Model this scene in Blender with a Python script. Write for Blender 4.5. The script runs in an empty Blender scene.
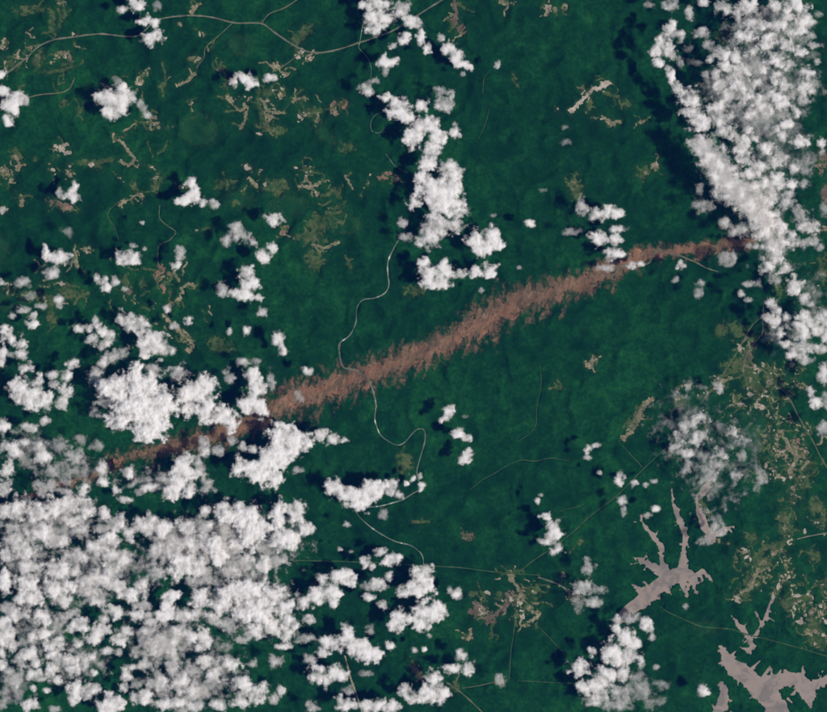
import bpy, math
import numpy as np

# ------------------------------------------------------------------ camera, sky, sun, exposure
S = bpy.context.scene
COL = S.collection
PX = 30.0                 # metres of ground per photograph pixel (satellite view)
W, H = 827, 712
CAM_Z = 120000.0
SUN_EL, SUN_AZ = math.radians(58), math.atan2(-7, 20)   # azimuth measured from +X, towards lower right

cam = bpy.data.cameras.new('camera')
cam.sensor_fit = 'HORIZONTAL'
cam.sensor_width = 36
cam.angle = 2 * math.atan(W * PX / 2 / CAM_Z)
cam.clip_start, cam.clip_end = 2000, 600000
cam_o = bpy.data.objects.new('camera', cam)
cam_o.location = (0, 0, CAM_Z)
COL.objects.link(cam_o)
S.camera = cam_o

world = bpy.data.worlds.new('World')
S.world = world
world.use_nodes = True
wn = world.node_tree.nodes
sky = wn.new('ShaderNodeTexSky')
sky.sky_type = 'NISHITA'
sky.sun_disc = False
sky.sun_elevation = SUN_EL
sky.sun_rotation = math.pi / 2 - SUN_AZ
bg = wn['Background']
bg.inputs[1].default_value = 0.05
world.node_tree.links.new(sky.outputs[0], bg.inputs[0])

sl = bpy.data.lights.new('sun', 'SUN')
sl.energy = 3.5
sl.angle = math.radians(0.53)
sl.color = (1.0, 0.95, 0.875)
sun = bpy.data.objects.new('sun', sl)
sun.rotation_euler = (0, math.pi / 2 - SUN_EL, SUN_AZ)
COL.objects.link(sun)

vs = S.view_settings
vs.view_transform = 'Standard'
vs.look = 'None'
vs.exposure = 0.0
vs.gamma = 1.0
S.cycles.transparent_max_bounces = 48
S.cycles.max_bounces = 8
S.cycles.volume_bounces = 1
S.cycles.use_denoising = True
S.cycles.filter_width = 1.6

# ------------------------------------------------------------------ helpers
def hash2(xi, yi, seed):
    h = (xi.astype(np.int64) * 374761393 + yi.astype(np.int64) * 668265263 + seed * 2246822519) & 0xffffffff
    h = ((h ^ (h >> 13)) * 1274126177) & 0xffffffff
    return (h ^ (h >> 16)) & 0xffffffff

def perlin(x, y, seed=0):
    xi, yi = np.floor(x), np.floor(y)
    xf, yf = x - xi, y - yi
    u, v = xf * xf * xf * (xf * (xf * 6 - 15) + 10), yf * yf * yf * (yf * (yf * 6 - 15) + 10)
    def g(dx, dy):
        a = hash2(xi + dx, yi + dy, seed) * (2 * math.pi / 4294967296.0)
        return np.cos(a) * (xf - dx) + np.sin(a) * (yf - dy)
    a = g(0, 0) * (1 - u) + g(1, 0) * u
    b = g(0, 1) * (1 - u) + g(1, 1) * u
    return (a * (1 - v) + b * v) * 1.45

def fbm(x, y, octv=4, seed=0, gain=0.5):
    r, a, f = 0, 1.0, 1.0
    for i in range(octv):
        r = r + a * perlin(x * f + 17.3 * i, y * f - 9.1 * i, seed + i)
        a *= gain
        f *= 2.03
    return r

def sstep(a, b, x):
    t = np.clip((x - a) / (b - a), 0, 1)
    return t * t * (3 - 2 * t)

def wx(px): return (px - W / 2) * PX
def wy(py): return (H / 2 - py) * PX

def mesh_np(name, verts, quads, mat, attr=None, smooth=True):
    me = bpy.data.meshes.new(name)
    n, m = len(verts), len(quads)
    k = quads.shape[1]
    me.vertices.add(n)
    me.vertices.foreach_set('co', np.ascontiguousarray(verts, dtype=np.float32).ravel())
    me.loops.add(m * k)
    me.loops.foreach_set('vertex_index', np.ascontiguousarray(quads, dtype=np.int32).ravel())
    me.polygons.add(m)
    me.polygons.foreach_set('loop_start', np.arange(0, m * k, k, dtype=np.int32))
    me.polygons.foreach_set('use_smooth', np.full(m, smooth, dtype=bool))
    if attr:
        for an, av in attr.items():
            a = me.attributes.new(an, 'FLOAT', 'POINT')
            a.data.foreach_set('value', np.ascontiguousarray(av, dtype=np.float32))
    me.update(calc_edges=True)
    me.materials.append(mat)
    return me

def grid_quads(ny, nx):
    i = np.arange(ny * nx).reshape(ny, nx)
    # rows run downward in the picture; this winding faces up
    return np.stack([i[:-1, :-1], i[1:, :-1], i[1:, 1:], i[:-1, 1:]], -1).reshape(-1, 4)

def link(name, me, label=None, cat=None, group=None, kind=None):
    o = bpy.data.objects.new(name, me)
    COL.objects.link(o)
    if label: o['label'] = label
    if cat: o['category'] = cat
    if group: o['group'] = group
    if kind: o['kind'] = kind
    return o

class NT:
    """small helper to write node trees"""
    def __init__(s, name):
        s.m = bpy.data.materials.new(name)
        s.m.use_nodes = True
        s.t = s.m.node_tree
        s.t.nodes.clear()
        s.out = s.t.nodes.new('ShaderNodeOutputMaterial')
    def n(s, kind, **kw):
        nd = s.t.nodes.new('ShaderNode' + kind)
        for k, v in kw.items():
            if k.startswith('i_'):
                key = k[2:].replace('_', ' ')
                nd.inputs[int(key) if key.isdigit() else key].default_value = v
            else:
                setattr(nd, k, v)
        return nd
    def l(s, a, b): s.t.links.new(a, b)
    def pos(s, scale, rot=0.0):
        g = s.n('NewGeometry')
        mp = s.n('Mapping')
        mp.vector_type = 'TEXTURE'
        mp.inputs['Rotation'].default_value = (0, 0, rot)
        sc = scale if isinstance(scale, tuple) else (scale, scale, scale)
        mp.inputs['Scale'].default_value = sc
        s.l(g.outputs['Position'], mp.inputs['Vector'])
        return mp.outputs[0]
    def noise(s, scale, detail=4, rough=0.6, rot=0.0, dist=0.0):
        nd = s.n('TexNoise')
        nd.inputs['Scale'].default_value = 1.0
        nd.inputs['Detail'].default_value = detail
        nd.inputs['Roughness'].default_value = rough
        nd.inputs['Distortion'].default_value = dist
        s.l(s.pos(scale, rot), nd.inputs['Vector'])
        return nd.outputs[0]
    def ramp(s, fac, stops):
        r = s.n('ValToRGB')
        e = r.color_ramp.elements
        while len(e) < len(stops): e.new(0.5)
        for i, (p, c) in enumerate(stops):
            e[i].position = p
            e[i].color = (*c, 1)
        s.l(fac, r.inputs[0])
        return r.outputs[0]
    def mix(s, fac, a, b):
        m = s.n('Mix', data_type='RGBA')
        for src, idx in ((fac, 0), (a, 6), (b, 7)):
            if isinstance(src, (int, float)): m.inputs[idx].default_value = src
            elif isinstance(src, tuple): m.inputs[idx].default_value = (*src, 1)
            else: s.l(src, m.inputs[idx])
        return m.outputs[2]
    def diffuse(s, col, rough=1.0, spec=0.0):
        p = s.n('BsdfPrincipled')
        p.inputs['Roughness'].default_value = rough
        p.inputs['Specular IOR Level'].default_value = spec
        if isinstance(col, tuple): p.inputs['Base Color'].default_value = (*col, 1)
        else: s.l(col, p.inputs['Base Color'])
        s.l(p.outputs[0], s.out.inputs[0])
        return s.m

# ------------------------------------------------------------------ materials
def mat_forest():
    t = NT('forest_leaves')
    rd = t.n('TexNoise')
    rd.noise_type = 'RIDGED_MULTIFRACTAL'
    rd.inputs['Scale'].default_value = 1.0
    rd.inputs['Detail'].default_value = 6
    rd.inputs['Roughness'].default_value = 0.62
    rd.inputs['Distortion'].default_value = 0.7
    t.l(t.pos(800), rd.inputs['Vector'])
    def scalar(fac, lo, hi, p0, p1):
        m = t.n('MapRange')
        for k, v in ((1, p0), (2, p1), (3, lo), (4, hi)): m.inputs[k].default_value = v
        t.l(fac, m.inputs[0])
        return m.outputs[0]
    def mul(p, q):
        m = t.n('Math', operation='MULTIPLY')
        t.l(p, m.inputs[0]); t.l(q, m.inputs[1])
        return m.outputs[0]
    tone = mul(mul(scalar(t.noise(4200, 4, 0.6), 0.78, 1.42, 0.3, 0.7), scalar(rd.outputs[0], 0.82, 1.42, 0.15, 1.1)),
               mul(scalar(t.noise(110, 5, 0.75), 0.64, 1.46, 0.3, 0.7), scalar(t.noise(520, 4, 0.65), 0.75, 1.32, 0.3, 0.7)))
    c = t.ramp(scalar(tone, 0.0, 1.0, 0.15, 2.6), [(0.0, (0.0020, 0.013, 0.009)), (0.32, (0.0046, 0.0435, 0.0125)), (0.6, (0.0112, 0.084, 0.019)), (1.0, (0.055, 0.15, 0.045))])
    sp = t.n('Attribute', attribute_name='sparse')      # thin scrub round the clearings
    olive = t.ramp(t.noise(130, 4, 0.7), [(0.3, (0.010, 0.050, 0.016)), (0.55, (0.032, 0.074, 0.024)), (0.75, (0.085, 0.11, 0.045))])
    c = t.mix(sp.outputs['Fac'], c, olive)
    dm = t.n('Attribute', attribute_name='damage')      # snapped and stripped trees along the storm track
    brown = t.ramp(t.noise((110, 420, 300), 4, 0.62, rot=0.3, dist=0.8), [(0.34, (0.02, 0.046, 0.022)), (0.52, (0.115, 0.085, 0.05)), (0.70, (0.24, 0.155, 0.10))])
    return t.diffuse(t.mix(dm.outputs['Fac'], c, brown))

def mat_soil(name, dark, midc, light, scale=160):
    t = NT(name)
    a = t.ramp(t.noise(scale, 5, 0.65), [(0.32, dark), (0.5, midc), (0.68, light)])
    b = t.ramp(t.noise(scale * 4.3, 3, 0.6), [(0.35, dark), (0.55, midc), (0.72, light)])
    return t.diffuse(t.mix(0.4, a, b))

def mat_track():
    t = NT('fallen_timber_and_soil')
    a = t.ramp(t.noise((85, 480, 400), 5, 0.64, rot=-0.28, dist=1.3), [(0.33, (0.030, 0.045, 0.024)), (0.44, (0.115, 0.082, 0.048)), (0.55, (0.235, 0.135, 0.080)), (0.70, (0.43, 0.29, 0.20))])
    red = t.ramp(t.noise((900, 200, 400), 6, 0.7, rot=0.42, dist=1.2), [(0.38, (0.075, 0.075, 0.045)), (0.50, (0.19, 0.115, 0.068)), (0.61, (0.38, 0.14, 0.070)), (0.74, (0.50, 0.29, 0.20))])
    gr = t.ramp(t.noise(230, 6, 0.8), [(0.36, (0.012, 0.045, 0.02)), (0.47, (0.12, 0.088, 0.052)), (0.56, (0.215, 0.135, 0.084)), (0.70, (0.44, 0.30, 0.21))])
    c = t.mix(0.36, t.mix(0.45, a, red), gr)
    pale = t.ramp(t.noise((60, 900, 400), 4, 0.6, rot=-0.9, dist=2.0), [(0.66, (0, 0, 0)), (0.72, (0.7, 0.7, 0.7))])      # lines of bare tracks and stripped trunks
    return t.diffuse(t.mix(pale, c, (0.47, 0.37, 0.28)))

def mat_water(name, a, b):
    t = NT(name)
    c = t.ramp(t.noise(620, 5, 0.62, dist=1.6), [(0.30, tuple(0.85 * q for q in a)), (0.42, a), (0.52, b), (0.72, tuple(1.15 * q for q in b))])
    return t.diffuse(c, 0.35, 0.35)

def mat_cloud():
    t = NT('cloud')
    at = t.n('Attribute', attribute_name='thickness')
    d = t.n('BsdfDiffuse')
    d.inputs[0].default_value = (0.925, 0.895, 0.86, 1)
    tr = t.n('BsdfTranslucent')
    tr.inputs[0].default_value = (0.925, 0.895, 0.86, 1)
    m1 = t.n('MixShader')
    co = t.n('Attribute', attribute_name='core')
    mr = t.n('MapRange')
    mr.inputs[3].default_value = 0.55
    mr.inputs[4].default_value = 0.10
    t.l(co.outputs['Fac'], mr.inputs[0])
    t.l(mr.outputs[0], m1.inputs[0])
    t.l(d.outputs[0], m1.inputs[1]); t.l(tr.outputs[0], m1.inputs[2])
    tp = t.n('BsdfTransparent')
    m2 = t.n('MixShader')
    t.l(at.outputs['Fac'], m2.inputs[0])
    t.l(tp.outputs[0], m2.inputs[1]); t.l(m1.outputs[0], m2.inputs[2])
    t.l(m2.outputs[0], t.out.inputs[0])
    return t.m

M = dict(
    forest=mat_forest(),
    ground=mat_soil('meadow_soil', (0.02, 0.05, 0.018), (0.035, 0.07, 0.022), (0.08, 0.09, 0.04)),
    P=mat_soil('pasture_grass', (0.016, 0.062, 0.018), (0.06, 0.10, 0.032), (0.155, 0.16, 0.075), 110),
    T=mat_soil('bare_tan_soil', (0.07, 0.10, 0.042), (0.20, 0.185, 0.105), (0.50, 0.425, 0.31), 90),
    B=mat_soil('pale_bare_rock', (0.19, 0.17, 0.12), (0.38, 0.33, 0.26), (0.66, 0.58, 0.49), 90),
    G=mat_soil('bright_grass', (0.005, 0.046, 0.0145), (0.010, 0.062, 0.017), (0.022, 0.078, 0.024), 240),
    R=mat_soil('red_soil', (0.10, 0.085, 0.05), (0.23, 0.15, 0.10), (0.36, 0.25, 0.18), 100),
    D=mat_soil('brown_spoil', (0.09, 0.075, 0.05), (0.14, 0.11, 0.075), (0.22, 0.17, 0.13)),
    road=mat_soil('road_surface', (0.07, 0.10, 0.06), (0.145, 0.155, 0.105), (0.25, 0.235, 0.18), 120),
    lane=mat_soil('dirt_lane', (0.05, 0.09, 0.04), (0.10, 0.125, 0.065), (0.18, 0.165, 0.10)),
    line=mat_soil('mown_corridor', (0.018, 0.07, 0.022), (0.045, 0.095, 0.035), (0.10, 0.12, 0.06)),
    river=mat_water('river_water', (0.07, 0.125, 0.085), (0.135, 0.175, 0.13)),
    lake=mat_water('muddy_water', (0.205, 0.178, 0.152), (0.29, 0.235, 0.19)),
    track=mat_track(), cloud=mat_cloud())

# ------------------------------------------------------------------ map data (photograph pixel = 30 m on the ground)
ROADS = [  # name, material, half width, label, points
 ('highway', 'road', 1.0, 'long grey highway winding across the top left of the forest', [(-30,98),(0,78),(12,70),(27,58),(40,46),(55,40),(75,37),(100,34),(120,36),(137,36),(145,31),(158,20),(185,16),(210,17),(235,23),(262,24),(275,33),(290,43),(305,51),(320,53),(340,49),(365,41),(390,32),(405,24),(420,14),(447,-3),(470,-18)]),
 ('road', 'lane', 0.85, 'pale lane leaving the highway towards the top edge', [(262,23),(270,14),(285,8),(297,0),(306,-8)]),
 ('road', 'lane', 0.7, 'faint lane dropping from the highway past small clearings', [(232,24),(220,35),(206,48),(204,58),(196,68)]),
 ('road', 'lane', 0.8, 'olive lane right of the small cloud at the left edge', [(22,100),(40,95),(60,93),(70,88),(75,78)]),
 ('road', 'lane', 0.7, 'short lane below the tan lots beside the highway bend', [(302,52),(290,62),(280,68)]),
 ('road', 'road', 0.7, 'thin grey road crossing the brown track at its right end', [(600,275),(612,276),(622,266),(640,266),(650,262),(656,250),(664,252),(680,256),(695,262),(706,268),(718,272)]),
 ('road', 'road', 0.8, 'grey road running down beside the puffs right of the track', [(764,300),(762,315),(762,332),(755,342),(746,356),(742,372)]),
 ('road', 'lane', 0.9, 'tan main road running down the settled strip on the right', [(745,354),(752,364),(765,372),(775,385),(787,395),(800,420),(812,440),(825,465),(845,490)]),
 ('road', 'lane', 0.7, 'lane slanting through the forest left of the settled strip', [(700,404),(716,384),(735,355),(752,325),(770,312)]),
 ('road', 'road', 1.1, 'tan road running left from the grey clearing below centre', [(538,577),(550,581),(560,585),(572,594)]),
 ('road', 'lane', 0.8, 'lane at the bottom edge below the middle clouds', [(446,682),(458,690),(470,700),(486,716),(500,730)]),
 ('road', 'lane', 0.6, 'short lane beside the bottom edge cloud', [(462,688),(476,686),(494,682)]),
 ('road', 'T', 1.1, 'pale dirt road climbing from the bottom edge between clouds', [(345,655),(350,675),(355,690),(362,712),(366,730)]),
 ('road', 'road', 0.8, 'road at the right edge above the lower right town', [(797,539),(810,536),(827,533),(850,530)]),
 ('road', 'lane', 0.6, 'winding lane above the red clearing on the left', [(160,205),(160,218),(168,226),(176,232),(170,240),(160,245),(158,255),(159,268)]),
 ('power_line_corridor', 'line', 0.7, 'mown straight corridor crossing below the middle of the forest', [(285,560),(330,561),(360,562),(390,563),(412,565),(455,567),(480,570),(505,573),(540,575)]),
 ('power_line_corridor', 'line', 0.75, 'long slanting mown corridor right of the middle', [(518,573),(530,563),(543,554),(560,542),(575,530),(590,516),(617,495),(640,472),(665,448),(690,420)]),
 ('power_line_corridor', 'line', 0.6, 'straight mown corridor running down from the small town', [(515,612),(514,630),(511,650),(509,679)]),
 ('power_line_corridor', 'line', 0.6, 'level mown corridor near the bottom edge', [(518,680),(545,682),(572,683),(590,684)]),
 ('power_line_corridor', 'line', 0.75, 'pale mown corridor between the two muddy lakes', [(660,606),(668,612),(690,622),(705,627),(730,629),(745,634),(770,640),(800,648),(827,656),(860,665)]),
 ('power_line_corridor', 'line', 0.5, 'thin corridor meeting the slanting one from the left', [(560,511),(575,507),(584,504)]),
 ('path', 'line', 0.45, 'thin path slanting down from the small town', [(530,620),(545,633),(556,645),(568,656)]),
 ('path', 'line', 0.45, 'faint green path on the ridge below the track', [(470,490),(482,480),(495,473),(510,464),(522,460),(535,461),(552,458),(570,461)]),
 ('path', 'line', 0.45, 'faint green path curving right of the middle', [(518,441),(523,438),(531,432),(536,424),(537,405),(541,385),(540,365)]),
 ('path', 'line', 0.45, 'faint green path in the upper middle forest', [(489,72),(484,80),(483,93)]),
 ('path', 'line', 0.4, 'faint green streak in the upper middle forest', [(490,108),(485,125),(478,140)]),
 ('path', 'line', 0.5, 'thin path between the settled strip and long tan clearing', [(622,445),(632,456),(642,467)]),
 ('path', 'line', 0.5, 'thin path forking among trees on the left', [(125,198),(112,208),(108,216),(115,228),(119,240)]),
]
RIVERS = [
 (0.6, 'thin pale creek winding down from the highway', [(363,24),(360,42),(359,48),(366,56),(371,66),(371,80)]),
 (0.5, 'small pale creek loop left of the tall middle cloud column', [(386,112),(376,115),(371,122),(372,131),(379,133),(385,128)]),
 (0.5, 'faint creek bend beside the middle cloud column', [(386,154),(389,158),(394,165),(402,170),(408,173)]),
 (1.1, 'pale winding river crossing the brown track from above', [(405,231),(400,238),(393,250),(388,262),(388,275),(389,285),(385,293),(375,298),(363,300),(357,308),(356,322),(350,335),(340,343),(339,350),(341,362),(344,368),(355,370),(367,378),(373,390),(376,405),(375,420),(380,434),(390,442),(398,445),(405,442),(412,434),(418,429),(424,430),(425,440),(421,455),(417,470),(418,478),(420,488),(412,494),(402,500),(392,503),(380,506),(362,508),(357,513),(365,522),(378,532),(395,541),(412,546),(422,555),(424,570),(423,582),(428,600)]),
]
LAKE_A = [[(618,620,5),(628,610,6),(640,603,8),(655,590,9),(670,578,9),(683,573,8),(695,577,5)],
 [(695,577,4),(703,572,4),(713,582,.8)], [(665,575,7),(655,568,5),(645,562,3),(631,556,.8)], [(645,562,2),(629,564,.6)],
 [(655,588,6),(642,592,5),(632,584,.8)], [(666,572,6),(661,560,2),(662,548,3),(656,540,3),(648,530,2.5),(641,521,1.5),(632,522,.6)],
 [(682,568,5),(684,550,3),(686,536,3.5),(680,520,4),(674,505,2.5),(672,488,1.1)], [(692,580,5),(698,595,1.3)], [(682,582,4),(687,598,1.3)],
 [(712,540,4),(704,525,5),(699,510,4),(698,497,3),(705,490,5),(713,478,2.2),(720,469,.8)],
 [(712,537,3),(724,530,3.4),(734,526,1)], [(641,508,.8),(641,520,1.4)]]
LAKE_B = [[(718,645,1.2),(723,651,4),(728,661,7),(735,669,10),(748,677,10),(760,689,12),(772,700,12),(780,713,11),(786,726,9)],
 [(765,685,10),(780,681,9),(790,679,8),(800,680,8),(808,694,9),(811,706,2.5)], [(808,688,6),(820,683,5),(834,677,6),(850,676,6)],
 [(820,684,3),(823,671,1.2)], [(803,680,4),(803,666,1)], [(786,680,4),(786,670,1)], [(770,686,5),(769,675,1)], [(718,664,1.2),(728,664,5)],
 [(721,684,3),(724,694,5),(722,707,7),(716,716,6)], [(731,614,.7),(738,625,2.5),(747,635,3),(753,646,3)], [(741,647,1.5),(750,652,3)],
 [(755,612,.8),(762,623,2)], [(776,588,.9),(769,608,2.2),(763,624,2.2),(752,640,2.2),(750,652,2.5)], [(787,699,1.2),(792,703,1.4)]]

TRACK = [(760,239,4),(752,240,7),(735,243,10),(715,246,9.5),(690,250,8.5),(665,252,8.5),(645,255,10),(625,263,13),(605,272,14),(585,283,15),(560,290,17),(535,297,18),(515,303,20),(495,315,18),(475,327,18),(455,338,16),(435,347,16),(415,357,17),(395,365,18),(375,372,18),(350,380,20),(325,390,20),(300,398,20),(280,405,18),(255,420,15),(230,432,15),(200,440,14),(170,447,14),(140,455,14),(115,462,15),(95,475,9),(60,485,8),(35,495,5),(15,500,2)]

# clearings: kind, x, y, rx, ry, rotation(deg)
EL = [
 ('P',30,10,14,4,0),('T',62,3,4,3,0),('B',17,57,5,3,-15),('T',6,45,3,4,20),('T',30,48,2.5,2.5,0),('T',62,54,7,3,0),('D',70,60,3,4,0),('P',40,60,5,9,15),
 ('P',17,155,6,6,0),('R',20,165,4,5,30),('T',5,172,7,5,0),('B',53,170,2.2,2,0),('T',70,175,4,4,0),('T',140,81,2.6,7,10),('T',195,60,5,3.5,0),('G',200,130,16,14,0),
 ('T',180,24,2,2,0),('P',66,104,3,4,0),('P',80,110,3,3,0),('T',155,118,2.5,3,0),('T',158,127,2,2.5,0),('T',192,103,2.5,2,0),('P',12,66,8,5,0),
 ('B',300,55,5,4.5,0),('B',309,58,4,4,0),('T',275,67,6,4,0),('B',284,74,2.8,2.8,0),('T',221,68,3,3,0),('P',266,92,6,5,0),('T',281,96,4,4,0),('T',267,117,6,5,0),
 ('P',275,128,11,3,15),('T',296,100,4,3.5,0),('T',303,98,3,3,0),('B',300,115,2.6,5,10),('P',311,112,10,5,10),('T',317,122,2.6,5,0),('R',334,108,3.8,5,0),('R',343,105,4,3.6,0),('T',337,114,2.6,2.6,0),
 ('P',347,147,7,4.5,10),('G',325,135,12,4,40),('P',303,35,14,5,-40),('G',240,45,10,8,0),('B',248,167,4.5,2.5,20),('B',308,171,5,3.5,45),('R',385,175,6,4,-30),('R',395,178,3.5,3,0),
 ('D',453,21,4,6,10),('D',461,30,6,4,20),('B',548,9,4,6.5,0),('T',555,10,3,3,0),('T',565,8,3,2.6,0),('T',506,3,8,2,0),('P',590,104,2.4,6,15),('P',583,90,2,4,0),
 ('P',574,181,7,7,0),('T',572,186,3,3,0),('P',625,105,4,5,0),('T',641,122,2.5,2.5,0),('P',643,173,6,4,0),('T',655,168,3.5,4,0),('P',720,38,6,5,0),('D',822,162,5,10,20),
 ('T',22,200,2.6,5,0),('T',12,180,3,4,0),('B',3,210,4,3,0),('D',56,204,8,3,25),('D',67,207,6,3.5,0),('G',2,250,4,10,0),('P',135,187,2.6,5,-20),('T',142,197,2.4,4,0),('P',156,184,5,6,20),
 ('R',161,274,5,7,0),('R',170,275,4.4,3.4,0),('R',164,286,3.4,6,-15),('P',126,279,4,5,0),('D',128,291,3,3,0),('P',143,283,3,5,0),('T',88,250,4.5,2.4,0),('P',70,292,11,7,0),('P',48,302,10,7,0),
 ('G',10,302,13,7,0),('P',53,318,4,7,0),('P',30,296,10,5,0),('T',185,338,7,4,35),('P',225,185,11,5,-10),('P',277,187,12,7,0),('G',240,200,12,6,0),
 ('R',283,232,2.4,6,40),('P',318,226,13,9,-20),('P',335,216,8,9,20),('P',315,262,9,10,0),('P',310,238,14,3,8),('G',345,225,14,8,0),('G',290,206,16,8,0),
 ('P',414,291,9,5,-15),('P',220,345,11,6,15),('P',405,461,6.5,11,-5),('P',577,193,4,8,20),('P',722,331,5,5,0),('P',736,329,9,6,20),('T',748,340,4.5,3.6,0),('T',752,347,4,3,0),('P',747,356,4.4,8,0),
 ('P',778,287,4,10,10),('D',826,195,4,10,0),('P',823,268,5,13,0),('P',735,365,11,7,0),('P',750,374,8,10,0),('P',772,380,9,8,0),('P',756,388,6,8,0),('D',746,359,4,6,0),
 ('T',735,399,4,5,0),('P',678,402,5,5.5,0),('T',777,417,3.4,4,0),('B',785,399,2.2,2,0),('T',770,398,3,3,0),('T',760,408,2.6,4,0),('T',781,455,7,5,0),('R',796,446,8,6,20),('T',802,456,5,5,0),
 ('D',789,471,3.4,7,0),('P',808,464,5,6,0),('G',795,502,7,17,0),('P',785,522,8,12,0),('P',805,481,6,6,0),('P',815,506,6,8,0),('P',822,521,5,6,0),('P',765,436,4,5,0),('G',755,425,15,12,0),
 ('P',760,560,8,8,0),('P',752,580,7,8,0),('P',744,591,6,7,0),('B',737,599,4,3,20),('B',787,541,4,4,0),('T',775,552,4,3,0),('B',793,603,4.5,3,0),('P',785,602,6,4,0),('T',806,599,5,4,0),('P',815,556,5,5,0),
 ('P',826,580,4,7,0),('P',820,641,6,7,0),('P',811,626,6,6,0),('B',820,612,3,4,0),('T',812,612,3,3,0),('G',708,627,10,4,10),('P',751,538,5,5,0),('G',780,500,8,6,0),
 ('T',510,573,3.2,2.6,0),('D',511,598,6,5.5,0),('B',517,604,2.8,4,0),('B',523,613,3,4,0),('T',530,609,3,3,0),('D',478,611,7,8,0),('D',489,619,7,4,-10),('B',483,611,1.6,5.5,-45),
 ('B',486,593,3.2,1.6,0),('P',472,594,3,2,0),('P',500,594,4,2,0),('T',470,637,2.6,2,0),('D',466,536,6,3,0),('D',416,671,3.6,9,-20),('T',574,597,8,5,25),('T',500,682,4,4,0),('P',455,686,4,6,0),
 ('T',527,625,3,2.4,0),('T',548,586,2,2,0),('P',536,590,3,4,0),('P',528,592,3,5,0),('P',580,542,2.5,2,0),('T',590,364,2.5,4,35),('D',725,225,6,5,0),('T',745,232,4,3,0),
]
# clearings drawn as bent strips: kind, half width, points
ST = [
 ('P',2.2,[(50,8),(53,18),(52,30),(56,37)]),('P',1.6,[(60,8),(62,18),(59,28)]),('P',1.6,[(42,73),(54,72),(68,69),(73,62)]),('B',1.7,[(54,146),(62,147),(69,144)]),('B',1.7,[(62,147),(66,154),(72,152)]),
 ('P',2.2,[(78,162),(90,164),(98,162),(113,160)]),('T',1.5,[(118,140),(125,145),(130,153),(135,160),(128,166),(120,160)]),('P',1.4,[(163,62),(165,80),(163,97)]),('T',1.4,[(176,86),(186,82),(195,72)]),
 ('T',1.7,[(190,13),(196,8),(201,3)]),('T',1.5,[(228,95),(232,104),(240,111),(247,108),(246,118),(241,130)]),('P',1.6,[(222,62),(228,88)]),('T',1.6,[(260,98),(265,106),(271,112),(286,113)]),('P',1.6,[(258,92),(262,120),(270,130),(283,134)]),
 ('D',1.6,[(455,0),(456,15),(455,24)]),('P',1.5,[(458,3),(466,9)]),('B',2.3,[(570,113),(576,106),(583,99),(588,93),(593,88),(601,88),(605,85)]),('B',1.4,[(604,87),(606,81)]),('B',1.4,[(606,87),(610,82)]),
 ('P',1.8,[(603,92),(610,95),(618,97),(621,106)]),('T',1.7,[(605,118),(610,124),(621,121)]),('P',1.1,[(512,78),(515,83),(519,88)]),('T',1.5,[(182,294),(183,287),(190,284),(196,287)]),('T',1.6,[(166,311),(172,304),(182,297)]),
 ('T',1.9,[(163,314),(170,322),(178,330),(188,335),(193,345),(187,352)]),('T',1.1,[(75,244),(76,256),(78,270)]),('P',1.6,[(90,293),(80,297),(74,305)]),('T',1.6,[(248,178),(253,182),(259,188)]),
 ('T',1.9,[(306,176),(312,188),(318,196)]),('T',1.6,[(312,188),(323,181)]),('T',1.4,[(312,188),(298,186)]),('P',1.6,[(320,196),(330,194),(337,189),(339,199)]),('T',1.3,[(311,245),(325,248),(340,242)]),('P',1.1,[(345,255),(349,262),(351,270)]),
 ('T',2.4,[(622,440),(630,432),(636,424),(641,412),(645,403),(654,399)]),('P',2.4,[(628,428),(636,416),(640,408)]),('P',2.2,[(718,378),(726,374),(738,370)]),('T',1.6,[(715,384),(724,380),(732,378)]),
 ('P',1.8,[(766,372),(780,384),(792,395)]),('T',2.0,[(508,575),(515,584),(521,592),(521,602)]),('D',2.2,[(489,620),(498,612),(507,602)]),('P',1.3,[(493,622),(491,635)]),('T',1.4,[(470,628),(472,634),(467,640)]),
 ('T',1.5,[(586,366),(592,361),(595,356)]),('P',1.0,[(548,389),(556,387),(562,386)]),('P',1.2,[(412,521),(422,522),(430,521)]),('P',2.0,[(755,558),(762,548),(772,546),(786,541)]),
 ('T',1.6,[(748,590),(755,575),(765,560)]),('P',2.0,[(786,608),(798,600),(812,598)]),('P',2.0,[(810,615),(818,628),(822,645)]),('T',1.5,[(804,630),(812,635)]),('T',1.6,[(780,430),(788,445),(796,458),(790,474)]),
 ('T',1.4,[(532,612),(540,615),(528,622)]),('R',1.6,[(60,205),(72,208)]),('T',1.3,[(120,205),(128,200)]),('P',1.3,[(700,500),(706,505)]),
]
# scattered house lots: x, y, rx, ry, how many
LOTS = [(765,385,40,24,150),(785,455,34,34,150),(765,568,30,28,140),(810,610,22,34,130),(745,470,60,60,70),(780,430,40,60,60),(690,385,34,14,35),(745,345,18,10,22),(515,602,26,26,34),(40,50,40,28,28),(80,160,55,14,24),(140,105,40,38,26),(190,70,34,40,22),
        (270,108,50,24,30),(300,185,70,18,20),(50,290,50,30,30),(155,210,60,30,22),(180,310,30,36,20),(800,520,24,36,45),(815,330,12,50,24),(820,200,8,80,18),(720,560,20,60,8),(590,110,40,24,12),(650,175,30,10,10),(560,580,50,20,10),(130,170,80,14,20)]

# ------------------------------------------------------------------ terrain height raster and clearing mask (one raster cell = 30 m)
MARG = 26
gx = np.arange(-MARG, W + MARG + 1, 1.0)
gy = np.arange(-MARG, H + MARG + 1, 1.0)
grow = np.cumsum(1.5 * 1.32 ** np.arange(24))
gxx = np.concatenate([gx[0] - grow[::-1], gx, gx[-1] + grow])
gyy = np.concatenate([gy[0] - grow[::-1], gy, gy[-1] + grow])
GX, GY = np.meshgrid(gxx, gyy)

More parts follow.
